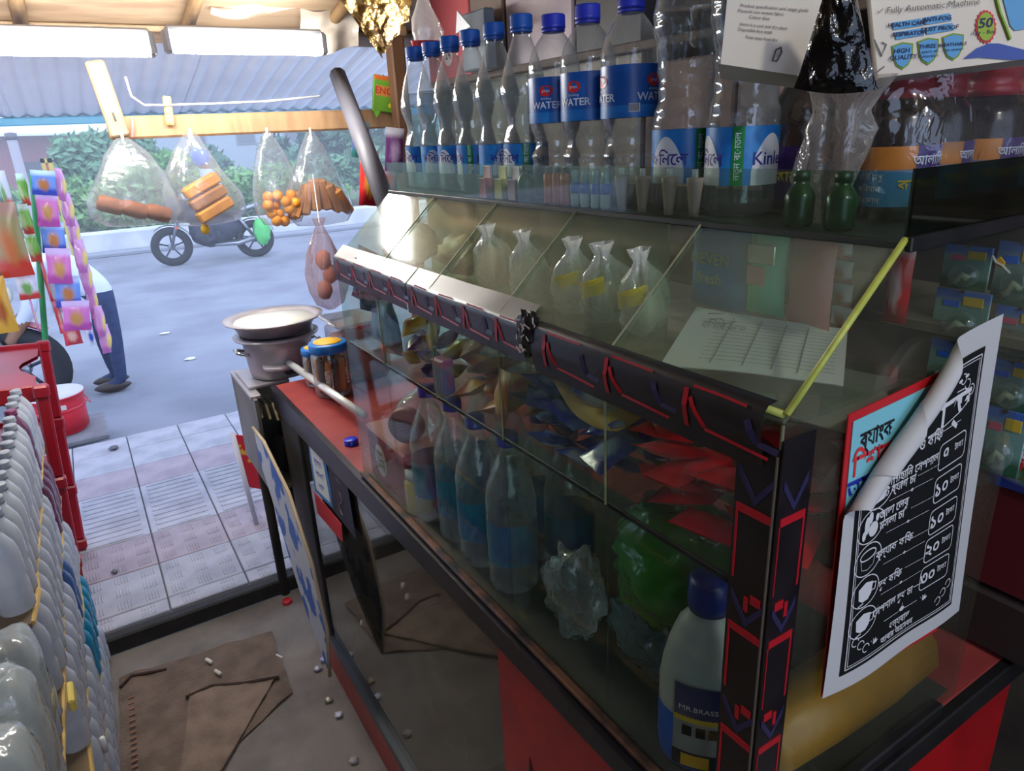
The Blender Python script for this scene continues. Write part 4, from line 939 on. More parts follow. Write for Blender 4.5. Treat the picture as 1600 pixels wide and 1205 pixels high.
red_packs()
# white papers lying above the red packets, and the account sheet under the slope
def sheet(u, v, o, ux, uy, cur=.0): return Vector(o) + Vector(ux)*u + Vector(uy)*v + Vector((0, 0, cur*sin(u*3+v*2)))
for i, (dz, dx, w_) in enumerate(((.0, 0, 'upper'), (-.006, .008, 'lower'))):
    mb = MB(); f = lambda u, v: Vector((.50 + .16*v + dx, .30 + .16*u + (.015 if i else 0), 1.318 + dz - .055*(1-u)*(1-v)*.2 - .03*v*.2 - .012*sin(u*2)))
    mb.grid(f, 10, 10); mb.grid(lambda u, v: f(u, v) - Vector((0, 0, .0008)), 10, 10, flip=True)
    tag(mb.build('paper_sheet', mat('grey_white_paper', (176, 178, 178), .8), smooth=True), '%s grey-white paper sheet above the red packets' % w_, 'paper', 'papers above the red packets')
ac = [onz(1088, 494, 1.364), onz(1325, 512, 1.354), onz(1318, 600, 1.349), onz(1030, 572, 1.351)]
acs = thing('account_sheet', 'ruled white account sheet with handwriting under the slanted glass', 'paper', ac[3])
def af(u, v, l=0.0):
    p = lerp4(ac, u, v); return p + Vector((0, 0, .010*(1-u)**3*(1-v) + .002*sin(u*4) + l))
mb = MB(); mb.grid(lambda u, v: af(u, 1-v), 16, 10); mb.grid(lambda u, v: af(u, 1-v, -.0008), 16, 10, flip=True)
wp(mb, 'sheet', mat('account_paper', (206, 208, 206), .8), acs, True)
mb = MB()
for u in (.28, .46, .62, .76): mb.tube([af(u + .03*k/6*0, .12 + .8*k/6, .0012) for k in range(7)], .0005, 4)
for k in range(12): mb.tube([af(.2 + .75*q/6, .18 + .062*k, .0012) for q in range(7)], .0002, 3)
mb.tube([af(.12, .2, .0012), af(.2, .16, .0012), af(.24, .24, .0012), af(.3, .18, .0012)], .0005, 4); mb.tube([af(.10, .1, .0012), af(.2, .05, .0012)], .0006, 4)
add_text(mb, 'হিসাব ২৫০', .02, lambda x, y: af(.24 + x*3.2, .3 - y*9, .0014)); wp(mb, 'ruling', mat('grey_pencil', (120, 124, 130), .8), acs)
# polybags of buns under the slope
POLY = film('poly_bag', (.9, .92, .9), .34, (244, 246, 238), .10, (30, 1.4), .45)
bagy = {1: .835, 2: .745, 3: .648, 4: .588, 5: .528}
bags = [(795, 372, 'nearest the street', 1), (845, 388, 'second from the street', 2), (898, 418, 'beside the yellow-printed one', 3), (945, 422, 'with a yellow band, leaning', 4), (985, 432, 'with bold yellow print, nearest the sheet', 5)]
for (px, py, w_, sd_) in bags:
    p = onx(px, py, .485)
    t = thing('bread_bag', 'clear polybag %s, under the slanted glass' % w_, 'bag', (.487, bagy[sd_], 1.350), (rng.uniform(-.05, .05), -.12, rng.uniform(-.3, .3)), 'polybags under the slanted glass')
    mb = bagmesh([(.006, -.002), (.022, .002), (.029, .016), (.028, .036), (.021, .055), (.010, .068), (.007, .074), (.013, .086)], 26, sd_, .42, 4)
    t.scale = (.95, .84, 1.0)
    mb.build('film', POLY, t, True)
    crumple((0, 0, .024), (.017, .018, .019), sd_+20, .15, 1.6, 12, 8).build('bun', mat('pale_bun', (206, 196, 170), .7, n2=(190, 170, 130), nscale=20), t, True)
    if sd_ >= 3:
        lb = MB(); lb.grid(lambda u, v: Vector((.0295*sin(-2.4+u*1.9), -.0295*cos(-2.4+u*1.9), .026+.018*v + .012*u)) * 1.0, 12, 3)
        lb.build('printed_band', mat('yellow_band', (206, 184, 44), .5), t, True)
    
# tall cream bag and cloth-like pouches further up
for i, (px, py, sx, lab, col) in enumerate(((720, 362, .05, 'cream paper bag lying behind the first slope panes', (222, 206, 160)), (770, 350, .06, 'beige paper bag behind the second slope panes', (212, 192, 150)))):
    p = onx(px, py, .50)
    o = crumple((0, 0, 0), (.045, sx, .04), i+31, .35, 2.4, 22, 16).build('paper_bag', mat('cream_bag_%d' % i, col, .5, bump=(18, .6, .01)), smooth=True, loc=(p.x, p.y, 1.375), rot=(0, .3, 0))
    o.scale = (.8, 1, .8); settle(o, o.data, 1.345, (.42, .58), ((1.08, 1.26), (.885, 1.07))[i]); tag(o, lab, 'bag')
# packets standing on the back rack, seen through the slanted and side glass
M_bkblue = mat('packet_sky_blue', (50, 156, 246), .3, bump=(20, .4, .006)); M_bkgreen = mat('packet_sea_green', (110, 230, 186), .3, bump=(20, .4, .006)); M_bkrose = mat('packet_dusky_rose', (186, 110, 110), .4, bump=(20, .4, .006))
XR = .74
rk = thing('back_rack', 'dark wooden rack behind the case holding hanging packets', 'rack', (.9, .6, 0))
wp(MB().bbox((.885, .62, 1.325), (.20, 1.0, .014), .002), 'shelf_board', mat('rack_board', (104, 98, 84), .7), rk)
wp(MB().bbox((1.14, .9, 1.422), (.28, 2.3, .016), .002), 'shelf_board', M_brown, rk)
wp(MB().bbox((1.14, .9, 1.698), (.28, 2.3, .016), .002), 'shelf_board', M_brown, rk)
for y in (-.2, .9, 2.0): wp(MB().bbox((1.27, y, 1.0), (.03, .03, 2.0), .003), 'upright', M_dark, rk)
wp(MB().tube([(.82, .12, 1.438), (.82, 1.2, 1.438)], .004, 8), 'hanging_rail', mat('chrome', (190, 190, 190), .2, 1), rk)
def standing(name, label, px0, px1, py0, py1, X, m, th=.03, text_=None, tcol=None, tsz=.02, cat='packet', extra=None):
    a, b = onx(px0, py1, X), onx(px1, py1, X); top = onx((px0+px1)/2, py0, X).z
    c = (a+b)/2; h = top - min(a.z, b.z); wd = abs(a.y-b.y)
    t = thing(name, label, cat, (X, c.y, c.z))
    ang = -pi/2
    pillow(wd, h, th, px0*.01, crease=.12).build('pouch', m, t, True, loc=(0, 0, h/2), rot=(0, 0, ang))
    if text_:
        mb = MB()
        for i, s_ in enumerate(text_): add_text(mb, s_, tsz, plane_map((-th*.62, 0, h*.55 - i*tsz*1.2), (0, -1, 0), (0, 0, 1)), bold=.02)
        mb.build('lettering', tcol or MAT['label_white'], t)
    return t
standing('soap_pouch', 'sky blue pouch with faded lettering standing behind the slanted glass', 1078, 1172, 345, 482, .612, M_bkblue, .03, ('HEVEN', 'fresh'), mat('faded_yellow', (196, 206, 160), .5), .018)
gp = standing('tea_pouch', 'sea green pouch with a pink square standing beside the blue one', 1165, 1225, 355, 492, .608, M_bkgreen, .025)
MB().bbox((-.0185, 0, .045), (.001, .022, .02), .0003).build('label_square', mat('pink_square', (214, 150, 140), .5), gp)
MB().bbox((-.012, 0, .066), (.002, .034, .02), .0008).build('silver_top', mat('foil_top', (214, 218, 200), .2, .7, bump=(60, .8, .004)), gp)
standing('rose_pouch', 'dull rose pouch beside the sea green one', 1226, 1296, 362, 515, .604, M_bkrose, .025)
standing('red_sachet', 'bright red sachet hanging at the near end behind the side glass', 1376, 1416, 370, 505, .68, printed('red_sachet', (196, 36, 44), (225, 190, 190), (170, 24, 34), (220, 200, 200), .2), .018)
# silver-red strip of sachets
st = thing('sachet_strip', 'hanging strip of silver and red sachets behind the near slope pane', 'sachets', onx(1318, 370, .69))
msr = printed('silver_red', (190, 186, 184), (170, 60, 60), (150, 40, 44), (215, 212, 210), .15)
for k in range(4):
    p0, p1 = onx(1318, 372 + k*36, .69), onx(1312, 372 + k*36 + 34, .69)
    pillow(.026, (p0-p1).length, .012, k+2, 6, 8).build('sachet', msr, st, True, loc=(p0+p1)/2 - Vector(st.location), rot=(0, 0, -pi/2))
# hanging blister cards (brushes, toys) on the rail
mcard = [printed('card_a', (118, 156, 150), (170, 190, 184), (50, 96, 70), (70, 110, 190), .35), printed('card_b', (126, 150, 146), (196, 160, 70), (60, 100, 80), (76, 116, 190), .35)]
M_cardy = mat('card_yellow', (206, 176, 60), .5); M_cardp = mat('card_pink', (206, 90, 120), .5)
BL = film('blister', (.9, .95, .93), .08, (180, 205, 195), .1, (20, .5), .3)
cards = [(1472, 385, 1548, 452), (1552, 380, 1632, 478), (1458, 455, 1545, 530), (1550, 482, 1632, 560), (1450, 535, 1530, 610), (1538, 565, 1620, 640), (1530, 640, 1600, 740)]
for i, (x0, y0, x1, y1) in enumerate(cards):
    X = .80 + .015*(i % 2)
    c0, c1, c2, c3 = onx(x0, y0, X), onx(x1, y0, X), onx(x1, y1, X), onx(x0, y1, X)
    c = (c0+c1+c2+c3)/4; wd = (c0-c1).length; h = (c0-c3).length
    t = thing('blister_card', 'blister card on the rail behind the side glass, %s' % ('top row near the corner', 'top row under the yellow tag', 'second row near the corner', 'second row toward the edge', 'third row near the corner', 'third row toward the edge', 'lowest by the menu edge')[i], 'card', (X, c.y, c.z), (0, 0, 0), 'hanging blister cards')
    MB().bbox((0, 0, 0), (.002, wd, h), .0008).build('card', mcard[i % 2], t)
    mb = MB().sphere((-.012, -.1*wd, -.12*h), (.011, wd*.32, h*.26), 14, 8); mb.build('blister', BL, t, True)
    MB().bbox((-.0016, -.2*wd, .3*h), (.001, wd*.36, h*.18), .0003).build('brand_patch', M_cardy, t)
    MB().bbox((-.0016, .18*wd, .22*h), (.001, wd*.3, h*.12), .0003).build('name_patch', M_cardp if i % 3 == 0 else MAT['bright_blue'], t)
    MB().tube([(-.008, -.15*wd, -.2*h), (-.012, -.05*wd, -.1*h), (-.012, .05*wd, -.25*h), (-.01, .2*wd, -.3*h)], .004, 6).build('toy', mat('pale_olive', (150, 156, 130), .5), t, True)
    MB().tube([(-.003, 0, .46*h), (-.003, 0, .52*h)], .002, 6).build('hook_hole', M_black, t)
tg = thing('yellow_tag', 'bright yellow tag with white string hanging over the blister cards', 'tag', onx(1560, 405, .77))
wp(MB().poly([onx(x, y, .77) for x, y in ((1555, 407), (1562, 402), (1569, 410), (1566, 420), (1557, 418))], (1, 0, 0), .003), 'tag', mat('vivid_yellow', (244, 178, 20), .5), tg)
wp(MB().tube([onx(1551, 400, .77), onx(1556, 410, .769), onx(1566, 415, .769), onx(1578, 427, .77)], .0012, 5), 'string', M_white, tg)
# laundry powder packs at the photo edge
mlp = printed('detergent_print', (226, 228, 232), (70, 140, 70), (40, 90, 190), (206, 170, 60), .25, splat=(190, 60, 60))
for i, (x0, y0, x1, y1) in enumerate(((1586, 565, 1680, 690), (1566, 690, 1680, 780))):
    X = .865
    a, b = onx(x0, y1, X), onx(x1, y1, X); tp = onx((x0+x1)/2, y0, X)
    t = thing('detergent_pack', 'white and blue fruit-printed powder pack at the rack end, %s' % ('upper', 'lower')[i], 'packet', (X, (a.y+b.y)/2, (a.z+b.z)/2), (0, 0, 0), 'powder packs at the rack end')
    h = tp.z - (a.z+b.z)/2
    pillow(abs(a.y-b.y)+.02, h, .03, i+50).build('pouch', mlp, t, True, loc=(0, 0, h/2), rot=(0, 0, -pi/2))
    mb = MB(); add_text(mb, 'fruity', .022, plane_map((-.018, .02, h*.62), (0, -1, 0), (0, 0, 1)), bold=.02); mb.build('lettering', M_lred, t)
tag(MB().bbox((.95, .40, 1.06), (.16, .28, .14), .004).build('dark_box', mat('maroon_box', (84, 20, 26), .5)), 'dark maroon box on the low rack beneath the powder packs', 'box')
tag(MB().bbox((.95, .40, .945), (.17, .32, .08), .004).build('dark_crate', mat('dark_crate', (40, 30, 28), .6)), 'dark crate under the maroon box', 'crate')
# ---------------- lower chamber
jar = thing('clear_jar', 'clear plastic jar lying on its side beside the red tin', 'jar', (.485, 1.14, 1.063), (R(90), 0, R(-50)))
MB().lathe(smooth_prof([(.02, -.05), (.038, -.045), (.042, -.03), (.042, .03), (.036, .045), (.03, .05), (.03, .058)]), 26).build('body', PET, jar, True)
MB().lathe([(.022, .056), (.033, .056), (.034, .06), (.034, .074), (.030, .078), (.018, .074), (.001, .074)], 24).build('lid', mat('dull_rose_lid', (150, 96, 84), .4), jar, True)
tin = thing('biscuit_tin', 'red biscuit tin with a round cream emblem at the case end', 'tin', (.47, 1.165, BT))
MB().bbox((0, 0, .055), (.115, .19, .11), .005).build('body', mat('dull_red_tin', (142, 60, 58), .4), tin)
MB().bbox((0, 0, .107), (.119, .194, .012), .004).build('lid', mat('tin_lid', (160, 84, 76), .4), tin)
em = MB(); em.add([(-.0582, .028*cos(k*pi/12)+.03, .055+.034*sin(k*pi/12)) for k in range(24)], [tuple(range(24))[::-1]]); em.build('emblem', mat('cream_print', (206, 196, 176), .5), tin)
tx = MB()
for i, s_ in enumerate(('আল', 'ইমরান', 'েবকারী')): add_text(tx, s_, .016, plane_map((-.0588, .03, .069-.014*i), (0, -1, 0), (0, 0, 1)), bold=.01)
tx.build('lettering', mat('brown_ink', (90, 70, 60), .6), tin)
# water bottles standing in the lower chamber
bW = thing('cool_bottle', 'x', 'bottle', group='water bottles in the lower chamber')
pfw = [(.026, 0), (.036, .005), (.0375, .014), (.0375, .06), (.035, .07), (.0375, .08), (.0375, .15), (.034, .17), (.022, .20), (.013, .22), (.013, .238)]
MB().lathe(smooth_prof(pfw), 24).build('body', PET, bW, True)
lb = MB(); band(lb, .0378, .05, .118, -pi, pi, n=30); lb.build('label', mat('deep_teal_label', (24, 96, 150), .4, n2=(20, 130, 140), nscale=18), bW, True)
capmesh(.232, .015, .018).build('cap', M_cap2, bW, True)
for i, (x, y) in enumerate(((.45, 1.03), (.455, .945), (.45, .86), (.455, .775), (.535, 1.0), (.54, .91), (.54, .82), (.535, .74))):
    o = bW if i == 0 else dup(bW)
    o.location = (x, y, BT); o.rotation_euler = (0, 0, i*.8)
    o['label'] = 'teal-labelled bottle in the lower chamber, %s of the %s row' % (ORD[i % 4], ('front', 'back')[i//4])
for i, (x, y, col, nm) in enumerate(((.43, 1.062, (206, 176, 60), 'mustard yellow'), (.475, 1.06, (206, 110, 70), 'salmon orange'))):
    t = thing('spice_jar', '%s spice jar next to the red tin' % nm, 'jar', (x, y, BT), group='spice jars by the tin')
    MB().lathe([(.02, 0), (.024, .004), (.024, .06 - .02*i), (.02, .068 - .02*i), (.001, .068 - .02*i)], 18).build('body', mat('spice_%d' % i, col, .4), t, True)
    MB().lathe([(.021, .068-.02*i), (.021, .085-.02*i), (.001, .086-.02*i)], 18).build('lid', M_white, t, True)
# bags near the front corner
CLR = film('clear_crinkle', (.88, .92, .93), .2, (196, 206, 206), .12, (20, 1.2), .45)
for i, (x, y, r_, lab) in enumerate(((.45, .615, (.032, .05, .065), 'tall crumpled clear bag at the front of the lower chamber'), (.44, .53, (.025, .05, .05), 'small bluish crumpled bag against the front glass'), (.55, .43, (.035, .04, .03), 'flat shiny grey bag lying behind the cleaner bottle'))):
    tag(crumple((0, 0, 0), r_, i+60, .45, 2.5, 28, 20).build('plastic_bag', CLR if i != 1 else film('blue_crinkle', (.72, .84, .86), .3, (150, 190, 196), .12, (24, 1.2), .4), smooth=True, loc=(x, y, BT + r_[2]*1.08)), lab, 'bag'); o_ = bpy.context.scene.objects[-1] if 0 else COL.objects[-1]; settle(o_, o_.data, BT + .001, (X0+.006, .74), (YA+.006, .688), PLACED.setdefault('low', []), (.006, 0, 0))
tag(crumple((0, 0, 0), (.06, .085, .085), 71, .3, 2.3, 30, 22).build('green_bag', film('green_film', (.28, .66, .2), .66, (46, 164, 46), .14, (22, 1.0), .25), smooth=True, loc=(.51, .50, 1.07)), 'bright green crumpled carrier bag under the red packets', 'bag')
tag(crumple((0, 0, 0), (.07, .07, .06), 72, .25, 2.0, 22, 14).build('blue_parcel', mat('dark_blue_parcel', (20, 42, 74), .4, bump=(14, .6, .01)), smooth=True, loc=(.65, .57, .985)), 'dark blue wrapped parcel behind the clear bags', 'parcel')
tag(crumple((0, 0, 0), (.03, .12, .012), 73, .3, 2.4, 22, 10).build('tan_cloth', mat('tan_cloth', (140, 120, 60), .8), smooth=True, loc=(.60, .58, 1.14), rot=(.1, 0, 0)), 'folded tan cloth hanging under the glass shelf', 'cloth')
# cleaner bottle
cl = thing('cleaner_bottle', 'cleaner bottle with deep blue cap and white shoulders at the front corner', 'bottle', (.458, .398, BT), (0, 0, R(-50)))
pfc = [(.03, 0), (.039, .006), (.041, .02), (.041, .10), (.038, .125), (.033, .15), (.026, .172), (.0165, .186), (.0155, .196)]
MB().lathe(smooth_prof(pfc) + [(.001, .196)], 26, wob=lambda a, z: 1 + .14*cos(2*a)).build('body', mat('white_hdpe', (160, 166, 162), .35), cl, True)
MB().lathe([(r*1.012, z) for r, z in smooth_prof(pfc) if z < .075], 26, wob=lambda a, z: 1 + .14*cos(2*a), cap=False).build('blue_lower', mat('cleaner_blue', (36, 92, 190), .3), cl, True)
MB().lathe([(.016, .19), (.021, .19), (.022, .2), (.021, .222), (.017, .226), (.001, .226)], 20).build('cap', mat('deep_blue_cap', (24, 44, 130), .35), cl, True)
cw = lambda a, z: 1 + .14*cos(2*a)
def cmap(z, lift=.0006): return lambda x, y: Vector(((.0412*(1+.14*cos(2*(x/.041)))+lift)*cos(pi/2*0 + x/.041 - pi/2), (.0412*(1+.14*cos(2*(x/.041 - pi/2)))+lift)*sin(x/.041 - pi/2), z + y))
def cband(mb, z0, z1, a0, a1, lift): mb.grid(lambda u, v: Vector(((.0413*(1+.14*cos(2*(a0+(a1-a0)*u)))+lift)*cos(a0+(a1-a0)*u), (.0413*(1+.14*cos(2*(a0+(a1-a0)*u)))+lift)*sin(a0+(a1-a0)*u), z0+(z1-z0)*v)), 14, 3)
C0 = -pi/2
for nm, z0, z1, w_, col in (('label', .012, .118, .75, (150, 146, 140)), ('label_head', .078, .118, .72, (30, 40, 90)), ('label_band', .072, .079, .74, (206, 170, 40)), ('label_foot', .012, .032, .74, (24, 28, 44))):
    mb = MB(); cband(mb, z0, z1, C0-w_, C0+w_, .001 if nm == 'label' else .0016); mb.build(nm, mat('cl_'+nm, col, .4), cl, True)
mb = MB(); cband(mb, .014, .03, C0-.5, C0+.25, .0022); mb.build('label_burst', mat('burst_yellow', (226, 170, 30), .4), cl, True)
mb = MB()
for k in range(3): cband(mb, .055, .068, C0-.5+k*.36, C0-.25+k*.36, .0022)
mb.build('label_pictures', M_black, cl)
mb = MB(); add_text(mb, 'MR.BRASSO', .0085, lambda x, y: (lambda a: Vector(((.0413*(1+.14*cos(2*a))+.0024)*cos(a), (.0413*(1+.14*cos(2*a))+.0024)*sin(a), .09+y)))(C0 + x/.036)); mb.build('lettering', M_lwhite, cl)
# olive roll behind the side glass, black tray bar
rl = thing('cloth_roll', 'rolled olive-brown plastic sheet lying under the menu behind the glass', 'roll', (.612, .342, BT))
wb = lambda a, z: 1 + .10*noise.noise(Vector((cos(a)*2, sin(a)*2, z*14)))
MB().lathe([(.015, -.135), (.034, -.130), (.039, -.05), (.041, .06), (.039, .132), (.02, .138)], 26, M=Matrix.Rotation(pi/2, 4, 'Y'), wob=wb).build('roll', mat('olive_sheet', (176, 128, 44), .35, n2=(148, 106, 34), nscale=7, bump=(12, .5, .01)), rl, True, loc=(0, 0, .0445))
# ================================================================== COUNTER END: POT, JARS, STOVE
M_alu = mat('worn_aluminium', (190, 182, 184), .4, .45, n2=(168, 160, 162), nscale=6, bump=(18, .15, .005))
M_steel = mat('bright_steel', (210, 210, 206), .22, .9)
PC = ony(416, 500, 2.16)
pot = thing('cooking_pot', 'tall aluminium pot on the stove box at the counter end', 'pot', (PC.x+.022, 2.16, .88))
MB().lathe([(.075, 0), (.092, .004), (.095, .02), (.101, .09), (.103, .115), (.126, .123), (.128, .128), (.103, .131), (.098, .115), (.09, .02), (.001, .014)], 36, cap=False).build('body', M_alu, pot, True)
for sx in (-1, 1): MB().tube([(sx*.098, -.03, .08), (sx*.125, -.02, .09), (sx*.125, .02, .09), (sx*.098, .03, .08)], .006, 8).build('handle', M_steel, pot, True)
tr = thing('milk_basin', 'wide aluminium basin of white milk set on the pot', 'basin', (PC.x+.022, 2.16, 1.012))
MB().lathe([(.085, 0), (.105, .004), (.122, .034), (.146, .044), (.148, .048), (.122, .044), (.116, .034), (.09, .012), (.001, .012)], 40, cap=False).build('basin', M_alu, tr, True)
MB().lathe([(.117, .034), (.118, .040), (.001, .0405)], 36).build('milk', mat('milk_white', (226, 224, 214), .4), tr, True)
stv = thing('stove_box', 'grey steel stove box hanging at the counter end', 'stove', (.40, 2.12, .55))
for nm, b in (('front_panel', (.335, .345, 2.0, 2.34, .56, .86)), ('back_panel', (.455, .465, 2.0, 2.34, .56, .86)), ('end_panel', (.345, .455, 2.33, 2.34, .56, .86)), ('bottom_panel', (.345, .455, 2.0, 2.33, .56, .57))):
    wp(MB().box(*b), nm, mat('grey_steel_plate', (132, 126, 116), .5, .5, n2=(104, 98, 88), nscale=8), stv)
wp(MB().bbox((.345, 2.17, .862), (.03, .30, .012), .002), 'rim', M_alu, stv)
wp(MB().bbox((.40, 2.18, .873), (.12, .20, .010), .002), 'grate', M_alu, stv)
for k in range(5): wp(MB().tube([(.35 + k*.022, 2.01, .80 - .01*k), (.36 + k*.020, 2.08, .81), (.37 + k*.016, 2.2, .79)], .004, 6), 'firewood', mat('pale_stick', (150, 130, 96), .8), stv, True)
tag(crumple((0, 0, 0), (.03, .03, .06), 81, .3, 2, 16, 12).build('soot_rag', mat('sooty_cloth', (26, 22, 22), .9), smooth=True, loc=(.40, 2.06, .65)), 'sooty dark rag hanging inside the stove box', 'cloth')
for x in (.37, .45): wp(MB().tube([(x, 2.30, 0), (x, 2.30, .56)], .016, 10), 'leg', mat('sooty_wood', (34, 28, 25), .9), stv, True)
# jars beside the case
def jar_(loc, s, label, fillc):
    t = thing('sweet_jar', label, 'jar', loc, (0, 0, .4), 'jars with blue lids'); t.scale = (s, s, s)
    MB().lathe(smooth_prof([(.036, 0), (.045, .004), (.047, .012), (.047, .105), (.042, .118), (.040, .122)]), 28).build('body', PET, t, True)
    MB().lathe([(.040, .116), (.048, .118), (.049, .122), (.049, .138), (.046, .142), (.001, .142)], 30, wob=lambda a, z: 1 + .012*(1 if int(a*30/(2*pi)) % 2 else -1)).build('lid', mat('jar_lid_blue', (30, 110, 190), .35), t, True)
    MB().lathe([(.001, .1422), (.036, .1424), (.036, .1436), (.001, .1438)], 26).build('lid_print', mat('jar_lid_yellow', (232, 176, 40), .4), t, True)
    mb = MB(); r = random.Random(int(loc[0]*1000))
    for k in range(10):
        a = k*.63; 
        c_ = MB().bbox((0, 0, 0), (.016, .013, .088), .003, M=Matrix.Translation((.031*cos(a), .031*sin(a), .055)) @ Matrix.Rotation(a, 4, 'Z') @ Matrix.Rotation(r.uniform(-.1, .1), 4, 'X'))
        c_.build('wafer_stick', mat(fillc[k % 2][0], fillc[k % 2][1], .4), t)
    lb = MB()
    for a0 in (-.9, .3): lb.add([], []); add_text(lb, 'KRISPI', .016, lambda x, y, a0=a0: (lambda q: Vector((q.x, q.y, q.z)))(cyl_map(.0478, .055, a0)(-y, x)), bold=.02)
    lb.build('lettering', M_white, t)
    return t
J1 = onz(525, 605, .9)
fc = (('wafer_orange', (222, 140, 40)), ('wafer_brown', (64, 44, 34)))
jar_((.512, 1.80, .90), 1.05, 'larger blue-lidded jar of wafer sticks touching the case', fc)
jar_((.503, 1.905, .90), .78, 'smaller blue-lidded jar behind the larger one', fc)
tb = thing('sweet_tub', 'clear tub of red and white sweets stacked beyond the jars', 'tub', (.628, 1.90, .90))
MB().bbox((0, 0, .085), (.15, .15, .17), .02).build('tub', film('tub_clear', (.9, .9, .92), .12, (210, 205, 210), .15, (14, .3), .3), tb, True)
MB().bbox((0, 0, .176), (.165, .165, .012), .006).build('lid', film('tub_lid', (.95, .95, .96), .35, (232, 232, 236), .15, (14, .3), .3), tb, True)
r_ = random.Random(3)
for k in range(22): MB().bbox((r_.uniform(-.055, .055), r_.uniform(-.055, .055), .145 + r_.uniform(0, .018)), (.034, .026, .012), .004, M=Matrix.Rotation(r_.uniform(-.4, .4), 4, 'Z')).build('sweet', mat('sweet_red', (212, 52, 50), .4) if k % 3 else mat('sweet_white', (230, 220, 214), .4), tb)
MB().bbox((0, 0, .07), (.13, .13, .12), .01).build('sweet_fill', mat('sweet_pale', (206, 168, 160), .5), tb)
stp = thing('tin_lid', 'small round tin lid lying at the counter end', 'lid', onz(437, 575, .92))
MB().lathe([(.001, 0), (.045, 0), (.047, .003), (.047, .012), (.045, .014), (.001, .012)], 26).build('lid', M_alu, stp, True)
# steel pipe along the counter
pa, pb = onz(450, 566, .935), onz(566, 648, .935)
sp = thing('steel_pipe', 'bright steel pipe rail lying along the red counter', 'pipe', pa)
wp(MB().tube([pa, pb + (pb-pa)*.02], .0105, 14), 'pipe', mat('pipe_white', (228, 228, 226), .25, .3), sp, True)
wp(MB().bbox((pa.x+.004, pa.y+.01, .917), (.04, .05, .036), .006), 'pipe_block', mat('dark_block', (50, 44, 42), .6), sp)
cp = thing('blue_stopper', 'royal blue bottle cap on the red counter at the case corner', 'cap', onz(549, 694, .899))
capmesh(.0, .016, .013).build('cap', mat('vivid_blue_cap', (34, 50, 190), .3), cp, True)
# flour banner sheet against the counter end
bp_ = [onx(x, y, .325) for x, y in ((396, 668), (413, 690), (452, 770), (488, 880), (512, 985), (516, 1056), (500, 1015), (478, 955), (452, 872), (425, 780), (404, 715))]
bs = thing('flour_banner', 'blue and white printed sack sheet leaning on the counter end', 'banner', (bp_[5].x, bp_[5].y, max(0, bp_[5].z)))
wp(MB().poly([(p.x, p.y, max(p.z, .004)) for p in bp_], (1, 0, 0), .004), 'sheet', mat('banner_white', (206, 208, 214), .6, n2=(60, 108, 190), nscale=9, nlo=.5, nhi=.54), bs)
mb = MB(); mb.tube([(p.x-.001, p.y, max(p.z, .006)) for p in bp_[:6]], .005, 6); wp(mb, 'hem', mat('banner_hem', (180, 160, 130), .8), bs, True)
# red sign stand beyond
ss = thing('sign_stand', 'small red sign board on white legs standing on the pavement', 'sign', onz(403, 818, .066))
o_ = Vector(ss.location)
wp(MB().poly([(o_.x-.02, o_.y+.02, .47), (o_.x+.03, o_.y+.02, .45), (o_.x+.05, o_.y+.02, .20), (o_.x-.005, o_.y+.02, .23)], (0, 1, 0), .008), 'board', mat('sign_red', (196, 40, 56), .5, n2=(214, 170, 60), nscale=20, nlo=.62, nhi=.66), ss)
for dx in (-.006, .09): wp(MB().tube([(o_.x+dx, o_.y, .066), (o_.x+dx-.02, o_.y+.02, .48)], .010, 8), 'leg', mat('stand_white', (206, 204, 212), .5), ss, True)
# ================================================================== HANGING SNACKS
HANG = film('hang_bag', (.93, .94, .95), .10, (222, 226, 230), .15, (14, .7), .32)
M_roll = mat('brown_cake', (150, 86, 50), .75, n2=(112, 62, 40), nscale=14); M_sponge = mat('sponge_cake', (206, 140, 52), .75, n2=(176, 108, 40), nscale=16)
def hang_bag(px, py_top, py_bot, half, label, Y=2.36, seed=1, flat=.45):
    top, bot = ony(px, py_top, Y), ony(px, py_bot, Y); H = top.z - bot.z
    t = thing('hanging_bag', label, 'bag', (bot.x, Y, bot.z), group='snack bags hanging from the beam')
    r = half*2.25/1085.8
    mb = bagmesh([(r*.15, 0), (r*.75, H*.02), (r*1.0, H*.14), (r*.96, H*.34), (r*.72, H*.6), (r*.45, H*.82), (r*.22, H*.95), (r*.12, H)], 26, seed, .28, 2.5, flat)
    mb.build('film', HANG, t, True)
    MB().tube([(0, 0, H*.96), (0, 0, H+.012)], .004, 6).build('knot', mat('bag_knot', (206, 208, 212), .5), t, True)
    return t, r, H
t, r, H = hang_bag(222, 214, 352, 58, 'clear hanging bag holding brown swiss roll cakes', seed=1)
for k, (dx, dz) in enumerate(((-.07, .046), (-.01, .028), (.05, .012))):
    MB().lathe(smooth_prof([(.008, -.034), (.02, -.032), (.023, -.02), (.023, .02), (.02, .032), (.008, .034)]), 16, M=Matrix.Rotation(R(112), 4, 'Y'), wob=lambda a, z: 1+.05*sin(3*a)).build('cake_roll', M_roll, t, True, loc=(dx, 0, dz+.018))
t, r, H = hang_bag(325, 206, 352, 52, 'clear hanging bag of golden sponge cake slices', seed=2)
for k in range(3):
    MB().bbox((0, 0, 0), (.115, .045, .034), .006).build('cake_slice', M_sponge if k != 1 else mat('cake_dark', (160, 100, 44), .75, n2=(130, 80, 36), nscale=16), t, loc=(.002+.012*k, -.006*k, .118-.036*k), rot=(0, R(-24), .1))
MB().lathe([(.001, -.02), (.012, -.012), (.014, .0), (.006, .014), (.004, .02)], 10).build('bag_tail', mat('yellow_tail', (224, 176, 40), .5), t, True, loc=(-.01, 0, -.008))
t, r, H = hang_bag(440, 205, 352, 40, 'clear hanging bag of small orange cake balls', seed=3)
